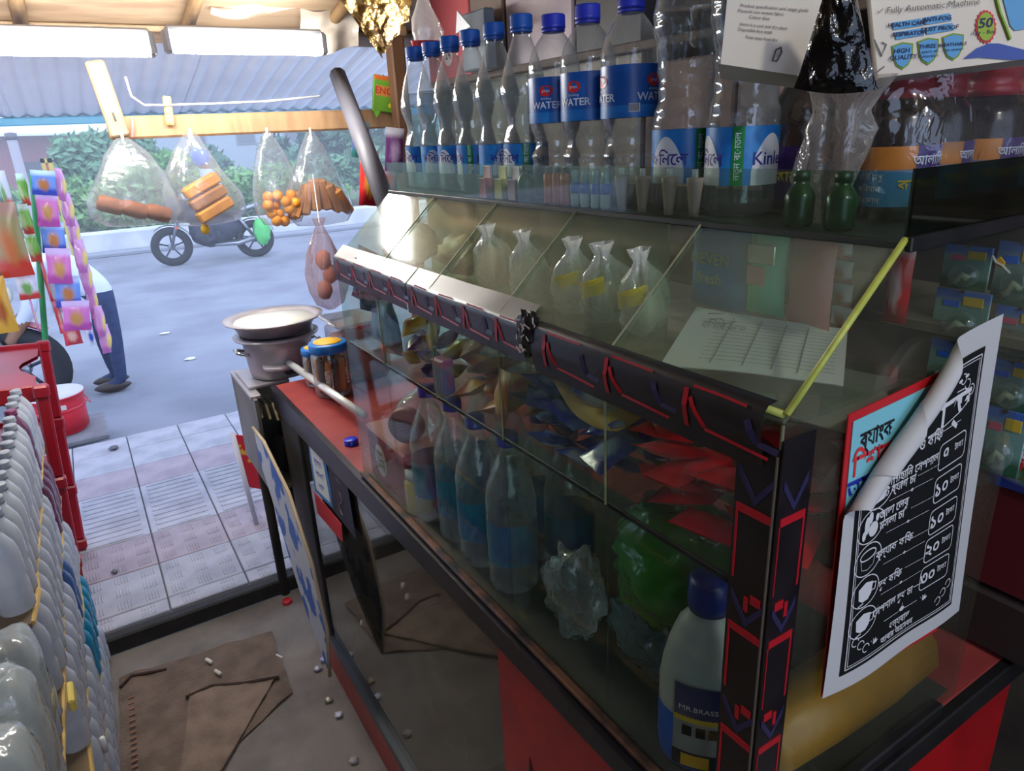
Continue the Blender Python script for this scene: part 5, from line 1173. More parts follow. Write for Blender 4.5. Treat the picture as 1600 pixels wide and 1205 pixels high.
r_ = random.Random(9)
for k, (dx, dz) in enumerate(((-.030, .10), (0, .102), (-.036, .075), (-.008, .074), (.022, .082), (-.026, .048), (.0, .044), (.03, .058), (.045, .10), (.07, .092), (.048, .076), (-.015, .024), (.012, .02))):
    MB().sphere((dx, r_.uniform(-.02, .012), dz-.008), .0175, 14, 9).build('cake_ball', mat('orange_ball', (232, 152, 34), .55, n2=(214, 126, 24), nscale=30), t, True)
t, r, H = hang_bag(505, 205, 352, 48, 'clear hanging bag of brown biscuit slabs beside the dark pole', seed=4)
for k in range(6):
    MB().bbox((0, 0, 0), (.030, .05, .10), .006).build('biscuit', mat('biscuit_brown', (176, 116, 66), .8, n2=(150, 92, 50), nscale=18), t, loc=(-.075+.03*k, .004*(k % 2), .105-.012*abs(k-2.5)), rot=(.1*k-.2, R(28-12*k), 0))
for i, (px, py, w_, col) in enumerate(((455, 445, 'behind the pot', None),)):
    pass
p = ony(508, 415, 2.3)
t = thing('hanging_bag', 'pinkish clear bag of buns hanging low beside the case corner', 'bag', (p.x, 2.3, p.z-.13), group='snack bags hanging from the beam')
bagmesh([(.01, -.02), (.04, .0), (.055, .05), (.06, .11), (.05, .17), (.03, .22), (.012, .26), (.02, .285)], 26, 9, .4, 3, .6).build('film', film('pink_bag', (.93, .84, .84), .22, (214, 190, 192), .15, (16, .9), .4), t, True)
for dx, dz in ((-.012, .05), (.014, .10), (-.004, .15)): crumple((dx, 0, dz), (.026, .022, .034), int(dz*100), .2, 2, 14, 9).build('bun', mat('pink_bun', (178, 110, 86), .6), t, True)
MB().tube([(0, 0, .27), (.01, .03, .42)], .002, 5).build('string', M_white, t)
# red and purple chips packets hanging by the post
for i, (x0, y0, x1, y1, m, lab) in enumerate(((556, 236, 596, 320, printed('chips_red', (206, 50, 48), (230, 180, 60), (170, 30, 40), (230, 226, 230)), 'red chips packet hanging behind the dark pole'), (598, 200, 634, 268, printed('chips_purple', (120, 60, 130), (200, 170, 210), (90, 40, 100), (226, 226, 236)), 'purple chips packet hanging beside the timber post'), (585, 262, 625, 318, printed('chips_crimson', (190, 50, 70), (220, 160, 180), (120, 50, 110), (206, 190, 220)), 'crimson chips packet hanging under the purple one'), (546, 190, 580, 246, printed('chips_navy', (70, 80, 140), (206, 210, 220), (50, 110, 110), (170, 200, 210)), 'navy and white packet hanging highest behind the pole'))):
    Y = 2.14 + .03*i
    a, b = ony(x0, y0, Y), ony(x1, y1, Y)
    packet('chips_packet', lab, ((a.x+b.x)/2, Y, (a.z+b.z)/2), (abs(b.x-a.x), abs(a.z-b.z), .03), m, (0, R(8), 0), 'packets hanging by the post')
# antacid sachet strip box
c = ony(600, 147, 2.352); en = thing('antacid_packet', 'green and orange antacid packet hanging from the beam end', 'packet', c, (0, R(9), 0))
MB().bbox((0, 0, 0), (.078, .012, .112), .002).build('packet', mat('antacid_green', (110, 170, 50), .45, n2=(130, 186, 60), nscale=12), en)
MB().bbox((0, -.0065, .048), (.078, .001, .014), .0003).build('top_band', mat('antacid_orange', (232, 120, 50), .45), en)
MB().bbox((-.003, -.0066, .008), (.056, .001, .032), .0003).build('name_band', mat('antacid_peach', (224, 150, 80), .45), en)
mb = MB(); add_text(mb, 'ENO', .03, plane_map((-.003, -.0078, .008), (1, 0, 0), (0, 0, 1)), bold=.02); mb.build('lettering', mat('eno_red', (206, 60, 40), .5), en)
mb = MB().sphere((.022, -.0062, -.034), (.008, .002, .008), 12, 6); mb.build('lemon_print', mat('lemon_yellow', (226, 206, 60), .5), en, True)
MB().poly([(-.04, -.004, -.05), (-.012, -.006, -.056), (-.026, -.006, -.078)], (0, 1, 0), .002).build('torn_corner', mat('lime_leaf', (120, 206, 60), .5), en)
MB().tube([(0, 0, .05), (.0, .01, .06), (.0, .022, .045)], .002, 5).build('hook', M_steel, en)
# golden foil sheet under the roof
def foilf(u, v):
    a, b, c_, d = ony(512, -30, 1.75), ony(650, -40, 1.55), ony(640, 34, 1.55), ony(598, 92, 1.75)
    p = a.lerp(b, u).lerp(d.lerp(c_, u), v)
    n_ = noise.noise(Vector((u*5, v*5, 0)))*.018 + noise.noise(Vector((u*14, v*14, 3)))*.006
    return p + Vector((0, n_ + .03*sin(u*3), n_*.6))
mb = MB(); mb.grid(foilf, 40, 40); mb.grid(lambda u, v: foilf(u, v) + Vector((0, .002, 0)), 40, 40, flip=True)
tag(mb.build('foil_sheet', mat('gold_foil', (206, 168, 96), .28, .75, n2=(120, 92, 56), nscale=10, bump=(60, 1.0, .008)), smooth=True), 'crumpled gold foil sheet tacked under the roof above the first bottles', 'foil')
for i, (x0, y0, x1, y1, col, lab) in enumerate(((330, -10, 470, 22, (214, 190, 176), 'pinkish plastic sheet tucked under the roof behind the tube'), (470, 10, 560, 80, (168, 158, 146), 'grey-brown plastic sheet tucked under the roof beside the foil'))):
    def pf_(u, v): p = ony(x0 + (x1-x0)*u, y0 + (y1-y0)*v + 8*sin(u*5), 2.25); return p + Vector((0, .03*noise.noise(Vector((u*3, v*3, i*5))), 0))
    mb = MB(); mb.grid(pf_, 16, 10); mb.grid(lambda u, v: pf_(u, v) + Vector((0, .002, 0)), 16, 10, flip=True)
    tag(mb.build('plastic_sheet', mat('roof_plastic_%d' % i, col, .35, bump=(10, .5, .01)), smooth=True), lab, 'plastic sheet')
# ================================================================== SHELF GOODS BEHIND THE BOTTLES
def goods(name, label, cat, px0, py0, px1, py1, X, m, depth=.08, bev=.004, base=None):
    a, b = onx(px0, py1, X), onx(px1, py1, X); top = onx((px0+px1)/2, py0, X).z
    base = min(a.z, b.z) if base is None else base
    t = thing(name, label, cat, (X + depth/2, (a.y+b.y)/2, base))
    h = max(.05, min(top - base, .262 if base < 1.6 else .4)); wd = abs(a.y-b.y)
    MB().bbox((0, 0, h/2), (depth, wd, h), bev).build('body', m, t)
    return t, wd, h
UP, LOW = 1.7065, 1.4305
t, wd, h = goods('red_carton', 'dusky red carton numbered 24 behind the first bottles', 'box', 668, -60, 736, 80, 1.02, mat('dusky_red_card', (170, 70, 76), .55), base=UP)
mb = MB().add([(-.0412, .028*cos(k*pi/12), h*.22+.028*sin(k*pi/12)) for k in range(24)], [tuple(range(24))[::-1]]); mb.build('number_disc', mat('disc_pale', (206, 190, 186), .6), t)
mb = MB(); add_text(mb, '24', .034, plane_map((-.042, 0, h*.22), (0, -1, 0), (0, 0, 1)), bold=.02); mb.build('lettering', mat('disc_ink', (70, 50, 60), .6), t)
for nm, lab, a_, b_, base, top, col, c2 in (('brown_carton', 'dark brown carton on the upper shelf behind the blue caps', 748, 796, UP, -30, (96, 78, 68), (80, 64, 56)), ('pale_carton', 'pale violet-white carton on the upper shelf behind the blue caps', 800, 898, UP, -40, (176, 160, 170), (206, 190, 190)), ('black_carton', 'black carton on the upper shelf behind the wide-labelled bottles', 902, 1000, UP, -60, (40, 38, 40), (30, 28, 30)),
    ('rust_carton', 'rust brown carton on the lower shelf behind the tall bottles', 1006, 1140, LOW, 90, (138, 100, 82), (112, 80, 68)), ('tan_carton', 'tan carton on the lower shelf behind the wide-labelled bottles', 835, 1002, LOW, 70, (128, 116, 98), (106, 96, 82)), ('olive_carton', 'olive carton on the lower shelf behind the first bottles', 690, 830, LOW, 95, (122, 120, 102), (100, 98, 86)), ('plum_carton', 'dull plum carton on the lower shelf behind the syrup bottle', 1145, 1330, LOW, 90, (104, 84, 84), (84, 68, 68))):
    goods(nm, lab, 'box', a_, top, b_, 250, 1.02, mat(nm, col, .6, n2=c2, nscale=8), base=base)
goods('grey_carton', 'slim blue-grey carton standing behind the third bottle cap', 'box', 722, 16, 760, 80, .955, mat('bluegrey_card', (96, 108, 120), .6), .03, base=UP)
tg_ = thing('tent_card', 'small white tent card standing between the bottle caps', 'card', onx(712, 50, .90))
wp(MB().poly([onx(x, y, .90) for x, y in ((714, 17), (735, 42), (712, 52))], (1, 0, 0), .004), 'card', MAT['label_white'], tg_)
cb = onx(664, 30, .86)
t = thing('clear_pouch', 'shiny clear pouch with red hem hanging above the first bottle caps', 'bag', cb)
bagmesh([(.038, -.05), (.042, -.03), (.034, .0), (.02, .03), (.014, .05), (.024, .08)], 22, 6, .3, 2.5, .5).build('film', film('bright_pouch', (.9, .88, .88), .3, (230, 224, 222), .1, (18, .9), .4), t, True)
bagmesh([(.039, -.062), (.042, -.05)], 22, 6, .3, 2.5, .5).build('hem', mat('hem_red', (190, 50, 60), .4), t, True)
# ================================================================== LEFT: BOTTLE RACK
XL = -.205
M_bam = mat('split_bamboo', (206, 172, 96), .6, n2=(176, 138, 66), nscale=20, nstretch=(1, .2, 1))
lr = thing('bottle_rack', 'low stepped bamboo rack packed with bottles at the photo edge', 'rack', (-.34, 1.55, 0))
shelfz = [.02, .20, .395, .60, .79]
for z in shelfz[1:]:
    wp(MB().bbox((-.362, 1.5 + (.31 if z > .7 else 0), z-.008), (.30, 1.62 - (.62 if z > .7 else 0), .012), .002), 'shelf_board', mat('rack_ply', (120, 100, 76), .7), lr)
    ys_ = .72 + (.60 if z > .7 else 0)
    pts = [(XL-.004 + .003*sin(k*3.1+z*5), ys_ + k*(2.31-ys_)/10, z - .0100 + .002*sin(k*2.3+z*9)) for k in range(11)]
    wp(MB().tube(pts, [.0048 + .0018*sin(k*1.7) for k in range(11)], 7), 'bamboo_strip', M_bam, lr)
for y in (.72, 1.5, 2.28): wp(MB().tube([(-.49, y, 0), (-.49, y, 1.05)], .014, 8), 'upright', M_bam, lr, True)
RB = film('rack_bottle_pet', (.86, .88, .91), .5, (228, 233, 240), .16, (16, .5), .4)
def rack_bottle(name, m, capm, lab):
    t = thing(name, lab, 'bottle', group='bottles lined up on the bamboo rack')
    pf_ = [(.02, 0), (.0285, .003), (.0295, .012), (.0295, .05), (.0275, .06), (.0295, .07), (.0295, .105), (.026, .122), (.017, .138), (.0115, .146), (.0115, .156)]
    MB().lathe(smooth_prof(pf_, 2), 18).build('body', m, t, True)
    capmesh(.150, .0135, .014).build('cap', capm, t, True)
    return t
kinds = {'g': rack_bottle('soda_bottle', RB, mat('grey_cap', (150, 156, 166), .4), 'x'), 't': rack_bottle('teal_bottle', mat('teal_plastic', (22, 124, 160), .3), mat('teal_cap', (14, 96, 140), .4), 'x'),
         'p': rack_bottle('purple_bottle', film('purple_pet', (.62, .42, .56), .4, (150, 90, 120), .2, (16, .5), .4), mat('plum_cap', (120, 50, 90), .4), 'x'), 'b': rack_bottle('blue_bottle', film('blue_pet', (.5, .62, .8), .4, (90, 130, 190), .2, (16, .5), .4), M_cap, 'x')}
first = dict.fromkeys(kinds, True); names = {'g': 'clear grey bottle', 't': 'solid teal bottle', 'p': 'plum-coloured bottle', 'b': 'pale blue bottle'}
lay = {0: 'gggggggggg', 1: 'ttttttggggggg', 2: 'ggggbbgggggggg', 3: 'ppppggggggggggg', 4: 'gggpggggggggggg'}
wh = ['lowest', 'second', 'third', 'fourth', 'top']
for s_, seq in lay.items():
    for i, k in enumerate(seq):
        y = 2.262 - i*.0605 - .012*s_
        src = kinds[k]; o = src if first[k] else dup(src); first[k] = False
        o['label'] = '%s, %s from the street on the %s rack shelf' % (names[k], ORD[i], wh[s_])
        o.scale = (1, 1, .98 if s_ == 0 else 1.06); o.location = (XL - .024 + rng.uniform(-.003, .003), y, shelfz[s_] + .001); o.rotation_euler = (0, 0, rng.random()*6)
# shrink film over the rows and big wrapped packs nearest to us
for i, (y, z, s_, lab) in enumerate(((1.06, .615, (.085, .10, .085), 'large film-wrapped bottle pack at the photo corner'), (1.26, .60, (.07, .085, .09), 'second film-wrapped bottle pack behind the corner one'), (.92, .62, (.09, .09, .07), 'lowest film-wrapped pack at the photo corner'))):
    pass
WR2 = film('pack_film', (.88, .91, .9), .42, (226, 232, 228), .14, (16, .9), .35)
packs = [((-.235, .93, 0), (.055, .075, .135), 'film-wrapped bottle pack lowest at the photo corner'), ((-.24, 1.085, 0), (.052, .070, .130), 'film-wrapped bottle pack second from the photo corner'), ((-.245, 1.235, 0), (.05, .068, .115), 'film-wrapped bottle pack third from the photo corner')]
for i, (c, rr, lab) in enumerate(packs):
    t = thing('wrapped_pack', lab, 'bottle pack', (c[0], c[1], shelfz[3]+.001), group='film-wrapped packs on the rack')
    def fn(d): return 1/max(abs(d.x)**4 + abs(d.y)**4 + abs(d.z)**4, 1e-6)**.25*.86*(1 + .08*noise.noise(d*3 + Vector((i*4, 0, 0))))
    MB().sphere((0, 0, rr[2]*1.08), rr, 30, 20, fn=fn).build('film', WR2, t, True)
    for kx in (-1, 1):
        for ky in (-1, 0, 1): MB().lathe([(.018, .004), (.02, .01), (.02, .09), (.012, .12), (.008, .14)], 12).build('bottle', RB, t, True, loc=(kx*.02, ky*.05, 0))
tag(MB().bbox((0, 0, 0), (.012, .05, .028), .003).build('card_strip', mat('yellow_card', (220, 196, 96), .6), loc=(XL+.016, 1.30, .622), rot=(.2, 0, 0)), 'yellow card strip caught on the rack edge', 'card')
tag(MB().tube([(XL+.014, 1.50, .31), (XL+.016, 1.49, .355)], .006, 8).build('white_stick', mat('white_stick', (226, 226, 222), .5), smooth=True), 'short white stick leaning at the rack foot', 'stick')
tag(MB().tube([(XL+.015, 1.62, .02), (XL+.02, 1.66, .05)], .007, 8).build('wood_chip', M_bam), 'bamboo offcut lying at the rack foot', 'stick')
# ================================================================== RED PLASTIC SHELF
M_rp = mat('red_plastic', (160, 16, 36), .35, n2=(144, 14, 32), nscale=6)
rs = thing('plastic_shelf', 'red four-tier plastic shelf standing at the pavement edge', 'shelf', (-.25, 2.38, .066), (0, R(4.5), 0))
tz = [.05, .285, .565, .845]; LN = (.0, .60); WX = .46
for i, z in enumerate(tz):
    mb = MB()
    def tray(u, v):
        cx = max(0, 1 - ((u-.97)/.2)**2*1.0 - ((v-.5)/.22)**2) if u > .7 else 0
        return Vector((-WX*(1-u) - .015 - (.05*cx if cx > 0 else 0), LN[0] + .02 + (LN[1]-.04)*v, z))
    mb.grid(tray, 16, 12); mb.grid(lambda u, v: tray(u, v) - Vector((0, 0, .012)), 16, 12, flip=True)
    mb.build('tier', M_rp, rs)
    for yy in (LN[0]+.012, LN[1]-.012): MB().bbox((-WX/2-.01, yy, z-.012), (WX, .022, .05), .004).build('tier_rim', M_rp, rs)
for y in LN:
    for x in (0, -WX):
        for i in range(4):
            za = (0, .05, .285, .565)[i]; zb = (.05, .285, .565, .86)[i]
            MB().bbox((x, y, (za+zb)/2), (.034, .030, zb-za-.002), .006).build('leg', M_rp, rs)
            MB().bbox((x, y, zb-.02), (.042, .038, .04), .006).build('leg_socket', M_rp, rs)
def on_rs(x, y, tier): return Matrix.Translation(rs.location) @ rs.rotation_euler.to_matrix().to_4x4() @ Vector((x, y, tz[tier] + .004))
for i, (x, y, tier, sz, m, nm, lab, cat) in enumerate((
    (-.085, .10, 2, (.05, .06, .075), mat('black_lid_jar', (30, 22, 22), .4), 'black_bundle', 'black bundle on the second tier of the red shelf', 'bundle'),
    (-.075, .03, 2, (.024, .03, .016), mat('blue_block', (36, 96, 190), .4), 'blue_box', 'small blue box nearest us on the second tier', 'box'),
    (-.085, .075, 2, (.024, .03, .016), mat('blue_block', (36, 96, 190), .4), 'blue_box', 'small blue box behind its twin on the second tier', 'box'),
    (-.08, -.0, 2, (.026, .03, .014), mat('red_block', (200, 30, 40), .4), 'red_box', 'small red box beside the blue boxes', 'box'),
    (-.06, .16, 1, (.04, .07, .12), mat('black_lid_jar', (30, 22, 22), .4), 'dark_pouch', 'dark pouch on the third tier of the red shelf', 'pouch'),
    (-.04, .09, 1, (.014, .04, .09), printed('blue_white_sachet', (206, 214, 226), (60, 120, 200), (50, 100, 190)), 'blue_sachet', 'blue and white sachet leaning on the third tier', 'sachet'),
    (-.05, .18, 2, (.012, .04, .09), printed('white_red_sachet', (220, 214, 220), (196, 60, 80), None, (120, 140, 200)), 'pink_sachet', 'white and red sachet leaning on the second tier', 'sachet'),
    (-.11, .12, 0, (.06, .08, .14), mat('dark_maroon_pack', (70, 16, 26), .4), 'maroon_pack', 'maroon pack on the lowest tier of the red shelf', 'packet'))):
    p = on_rs(x, y, tier)
    if 'sachet' in nm or 'pouch' in nm: o = pillow(sz[1], sz[2], sz[0]*1.5, i).build(nm, m, smooth=True, loc=p + Vector((0, 0, sz[2]/2)), rot=(0, 0, -.9))
    elif 'bundle' in nm: o = crumple((0, 0, 0), (sz[0]*.6, sz[1]*.6, sz[2]*.5), 4, .2, 2, 14, 10).build(nm, m, smooth=True, loc=p + Vector((0, 0, sz[2]*.5)))
    else: o = MB().bbox((0, 0, sz[2]/2), sz, .003).build(nm, m, loc=p)
    tag(o, lab, cat)
# ================================================================== FLOOR: MAT AND LITTER
def fl(px, py, z=0.0): return onz(px, py, z)
M_mat = mat('jute_mat', (116, 98, 84), .95, n2=(96, 80, 68), nscale=14, bump=(120, .8, .006))
fmt = thing('jute_mat', 'worn brown jute mat lying folded on the concrete floor', 'mat', fl(310, 1110))
mc = [fl(188, 1062), fl(425, 990), fl(456, 1085), fl(330, 1150), fl(260, 1330), fl(192, 1330)]
ctr = fl(300, 1120)
def matgrid(pts4, nz=.006, z0=.004, seed=0):
    def f(u, v):
        p = lerp4(pts4, u, v); q = noise.noise(Vector((u*5+seed, v*5, 0)))
        return Vector((p.x + q*.008, p.y + q*.008, z0 + nz*abs(q)*1.6))
    return f
f = matgrid([fl(186, 1062), fl(424, 988), fl(458, 1084), fl(192, 1330)], .006, .005)
mb = MB(); mb.grid(f, 24, 24, flip=True); mb.grid(lambda u, v: f(u, v) - Vector((0, 0, .0045)), 24, 24); wp(mb, 'mat', M_mat, fmt, True)
f2_ = matgrid([fl(300, 1086), fl(434, 1060), fl(350, 1205), fl(268, 1330)], .008, .014, 4)
mb = MB(); mb.grid(f2_, 18, 18, flip=True); mb.grid(lambda u, v: f2_(u, v) - Vector((0, 0, .005)), 18, 18); wp(mb, 'folded_flap', mat('jute_flap', (132, 112, 96), .95, n2=(110, 92, 78), nscale=14, bump=(120, .8, .006)), fmt, True)
wp(MB().tube([fl(x, y, .016) for x, y in ((290, 1090), (330, 1072), (380, 1068), (436, 1058))], .006, 7), 'rolled_edge', mat('jute_dark', (62, 46, 38), .95), fmt, True)
wp(MB().tube([fl(x, y, .012) for x, y in ((188, 1074), (205, 1056), (260, 1046))], .005, 7), 'rolled_edge', MAT['jute_dark'], fmt, True)
mb = MB()
for k in range(16):
    a = fl(205 + .5*k, 1090 + k*9, .012); mb.cbox((a.x, a.y, .0125), (.016, .006, .002))
o = wp(mb, 'woven_border', mat('jute_border', (140, 96, 74), .95), fmt); stuff(o)
for i, (px, py, kind, col, lab) in enumerate(((327, 1035, 'p', (226, 220, 206), 'rolled white paper scrap on the mat, farther one'), (341, 1053, 'p', (206, 196, 182), 'rolled white paper scrap on the mat, nearer one'), (449, 942, 'c', (186, 26, 40), 'red bottle cap on the floor below the black threshold'),
    (530, 1120, 'f', (196, 196, 206), 'crumpled silver foil scrap beside the red skirting'), (497, 1048, 'f', (190, 186, 196), 'silver foil scrap at the foot of the blue banner'), (507, 1034, 'f', (150, 156, 186), 'bluish crumpled wrapper at the foot of the blue banner'), (553, 1192, 'f', (176, 172, 168), 'grey crumpled wrapper lowest beside the skirting'), (437, 1028, 'p', (210, 206, 200), 'tiny white scrap right of the mat corner'), (514, 1097, 'f', (170, 160, 140), 'tan paper crumb above the silver scrap'), (163, 1046, 'f', (200, 120, 126), 'pink wrapper scrap by the threshold'), (258, 522, 'r', (226, 230, 236), 'white paper scrap lying on the far road'), (297, 562, 'r', (226, 230, 236), 'white paper scrap lying on the near road'), (178, 702, 'r', (96, 96, 104), 'dark leaf scrap on the pavement by the bucket'), (180, 896, 't', (110, 104, 112), 'grey crumb on the pink tactile tile'))):
    z = {'r': -.05, 't': .066}.get(kind, 0) if py > 600 or kind != 'r' else -.05
    if py == 702: z = .066
    if i in (0, 1): z = .012
    p = fl(px, py, z)
    if kind == 'p': o = MB().tube([p + Vector((-.006, .012, .006)), p + Vector((.006, -.014, .006))], .006 if i < 2 else .004, 8).build('paper_scrap', mat('scrap_%d' % i, col, .7), smooth=True)
    elif kind == 'c': o = capmesh(0, .017, .012).build('red_stopper', mat('scrap_%d' % i, col, .4), smooth=True, loc=p)
    elif kind == 'r': o = crumple((0, 0, .008), (.05 if py < 600 else .025, .03, .008), i, .4, 2, 12, 6).build('paper_scrap', mat('scrap_%d' % i, col, .7), smooth=True, loc=p)
    else: o = crumple((0, 0, .009), (.013, .011, .007), i, .5, 2.5, 12, 8).build('foil_scrap', mat('scrap_%d' % i, col, .3, .3), smooth=True, loc=p)
    tag(o, lab, 'litter')
# ================================================================== SNACK STAND ON THE PAVEMENT
BC = onz(95, 672, .075)
slab = MB().bbox((BC.x+.03, BC.y-.02, .055), (.40, .42, .03), .006).build('bucket_slab', mat('grey_slab', (140, 142, 150), .85, n2=(120, 122, 130), nscale=8)); tag(slab, 'square grey slab under the red bucket', 'slab')
bk = thing('snack_bucket', 'red bucket with white lid holding a green pole', 'bucket', (BC.x+.01, BC.y, .0705))
bk.scale = (1.1, 1.1, 1.05)
MB().lathe(smooth_prof([(.09, 0), (.112, .002), (.114, .01), (.128, .13), (.136, .135), (.130, .15), (.136, .205), (.142, .207), (.142, .214), (.132, .214), (.128, .02), (.001, .018)], 2), 36, cap=False).build('tub', mat('bucket_red', (212, 44, 60), .35), bk, True)
MB().lathe([(.14, .212), (.139, .22), (.001, .221)], 36).build('lid', mat('bucket_lid', (226, 222, 224), .5), bk, True)
MB().bbox((.02, -.131, .165), (.06, .003, .026), .001).build('sticker', mat('sticker_pale', (206, 196, 200), .5), bk)
MB().tube([(.13, -.05, .17), (.155, -.03, .14), (.15, .03, .12), (.13, .05, .17)], .004, 6).build('handle', mat('handle_pink', (220, 110, 130), .4), bk, True)
p0 = Vector(bk.location) + Vector((-.02, 0, .215)); p1 = ony(50, 290, BC.y)
MB().tube([p0 - Vector(bk.location) - Vector((0, 0, .05)), p1 - Vector(bk.location)], .014, 10).build('pole', mat('pole_green', (52, 150, 84), .4), bk, True)
mb = crumple((-.045, -.03, .235), (.02, .02, .035), 6, .3, 2, 12, 8); mb.build('rag', mat('rag_tan', (190, 170, 160), .8), bk, True)
PKm = {'pink': printed('snack_pink', (222, 120, 190), (206, 150, 90), (190, 80, 160), (220, 190, 230), .25), 'blue': printed('snack_blue', (110, 150, 222), (196, 130, 80), (60, 80, 180), (200, 220, 246), .25), 'gold': printed('snack_pinkgold', (214, 150, 196), (236, 206, 110), (190, 110, 170), None, .22),
       'green': printed('snack_green', (120, 180, 60), (190, 210, 150), (196, 70, 50), (206, 226, 206), .28), 'brown': printed('snack_olive', (150, 136, 84), (190, 110, 60), (190, 60, 44), (170, 130, 110), .3), 'yellow': printed('snack_amber', (214, 160, 50), (170, 90, 40), None, None, .3), 'red': printed('snack_red', (206, 60, 70), (226, 180, 160), None, (220, 120, 140), .28), 'white': printed('snack_white', (220, 220, 226), (120, 170, 90), (206, 60, 50), None, .28), 'navy': printed('snack_navy', (226, 230, 240), (50, 80, 180), None, (60, 80, 190), .28)}
SN = [  # pixel box on the plane of the stand, colour, depth offset, turn, label
 (44, 268, 92, 303, 'blue', 0, .0, 'pink and blue snack packet topping the strip'), (50, 303, 98, 352, 'pink', .0, .05, 'pink snack packet, first under the top one'), (58, 350, 108, 394, 'blue', .0, .05, 'blue snack packet, second under the top one'), (66, 391, 118, 440, 'pink', 0, .05, 'pink snack packet with red flash, third under the top'), (80, 436, 132, 478, 'blue', 0, .05, 'blue snack packet, fourth under the top one'), (92, 474, 146, 512, 'pink', 0, .05, 'pink snack packet, fifth under the top one'),
 (82, 264, 106, 312, 'gold', .04, .9, 'pink and gold packet edge at strip top'), (92, 303, 120, 352, 'gold', .04, .9, 'pink and gold packet, second in the edge strip'), (103, 340, 130, 392, 'gold', .04, .9, 'pink and gold packet, third in the edge strip'), (112, 376, 140, 424, 'gold', .04, .9, 'pink and gold packet, fourth in the edge strip'), (122, 408, 148, 460, 'gold', .04, .9, 'pink and gold packet, fifth in the edge strip'), (132, 444, 158, 500, 'gold', .04, .9, 'pink and gold packet, sixth in the edge strip'), (144, 480, 168, 524, 'gold', .04, .9, 'pink and gold packet, seventh in the edge strip'), (152, 512, 178, 552, 'gold', .04, .9, 'pink and gold packet lowest in the edge strip'),
 (22, 272, 50, 320, 'green', .02, -.5, 'green packet topping the green strip'), (24, 320, 56, 364, 'green', .02, -.5, 'green packet, second in the green strip'), (34, 362, 68, 408, 'green', .02, -.5, 'green packet, third in the green strip'), (-8, 268, 24, 325, 'white', .0, -.4, 'white and green packet at the photo edge, topmost'), 
 (-30, 320, 54, 428, 'brown', -.06, -.1, 'large olive snack packet at the photo edge'), (20, 428, 64, 465, 'white', .0, .0, 'white and green packet under the large olive one'), (-30, 436, 30, 516, 'yellow', -.10, -.1, 'amber yellow packet lowest at the photo edge'),
 (62, 410, 84, 470, 'red', .06, .3, 'red packet behind the pink strip, upper'), (80, 470, 104, 520, 'red', .06, .3, 'red packet behind the pink strip, lower'), (94, 508, 130, 536, 'red', .03, .1, 'flat red packet closing the pink strip'), (128, 508, 152, 540, 'navy', .01, .2, 'white and navy packet at the strip foot'), (44, 465, 62, 516, 'gold', .05, .2, 'small gold sachet hanging by the green pole')]
SNP = []
for i, (x0, y0, x1, y1, k, dy, rz, lab) in enumerate(SN):
    Y = BC.y - .10 + dy
    a, b = ony(x0, y0, Y), ony(x1, y1, Y)
    wd = abs(b.x-a.x)*(1.0 if abs(rz) < .6 else 1.5); h = abs(a.z-b.z)
    packet('snack_packet', lab, ((a.x+b.x)/2, Y, (a.z+b.z)/2), (wd*1.03, h*1.03, .06), PKm[k], (0, R(8) if i < 14 else 0, rz), 'packets on the snack stand', seed=i*1.7, crease=.18)
    o = COL.objects[-1]; settle(o, o.data, placed=SNP, step=(0, .012, 0), tries=14)
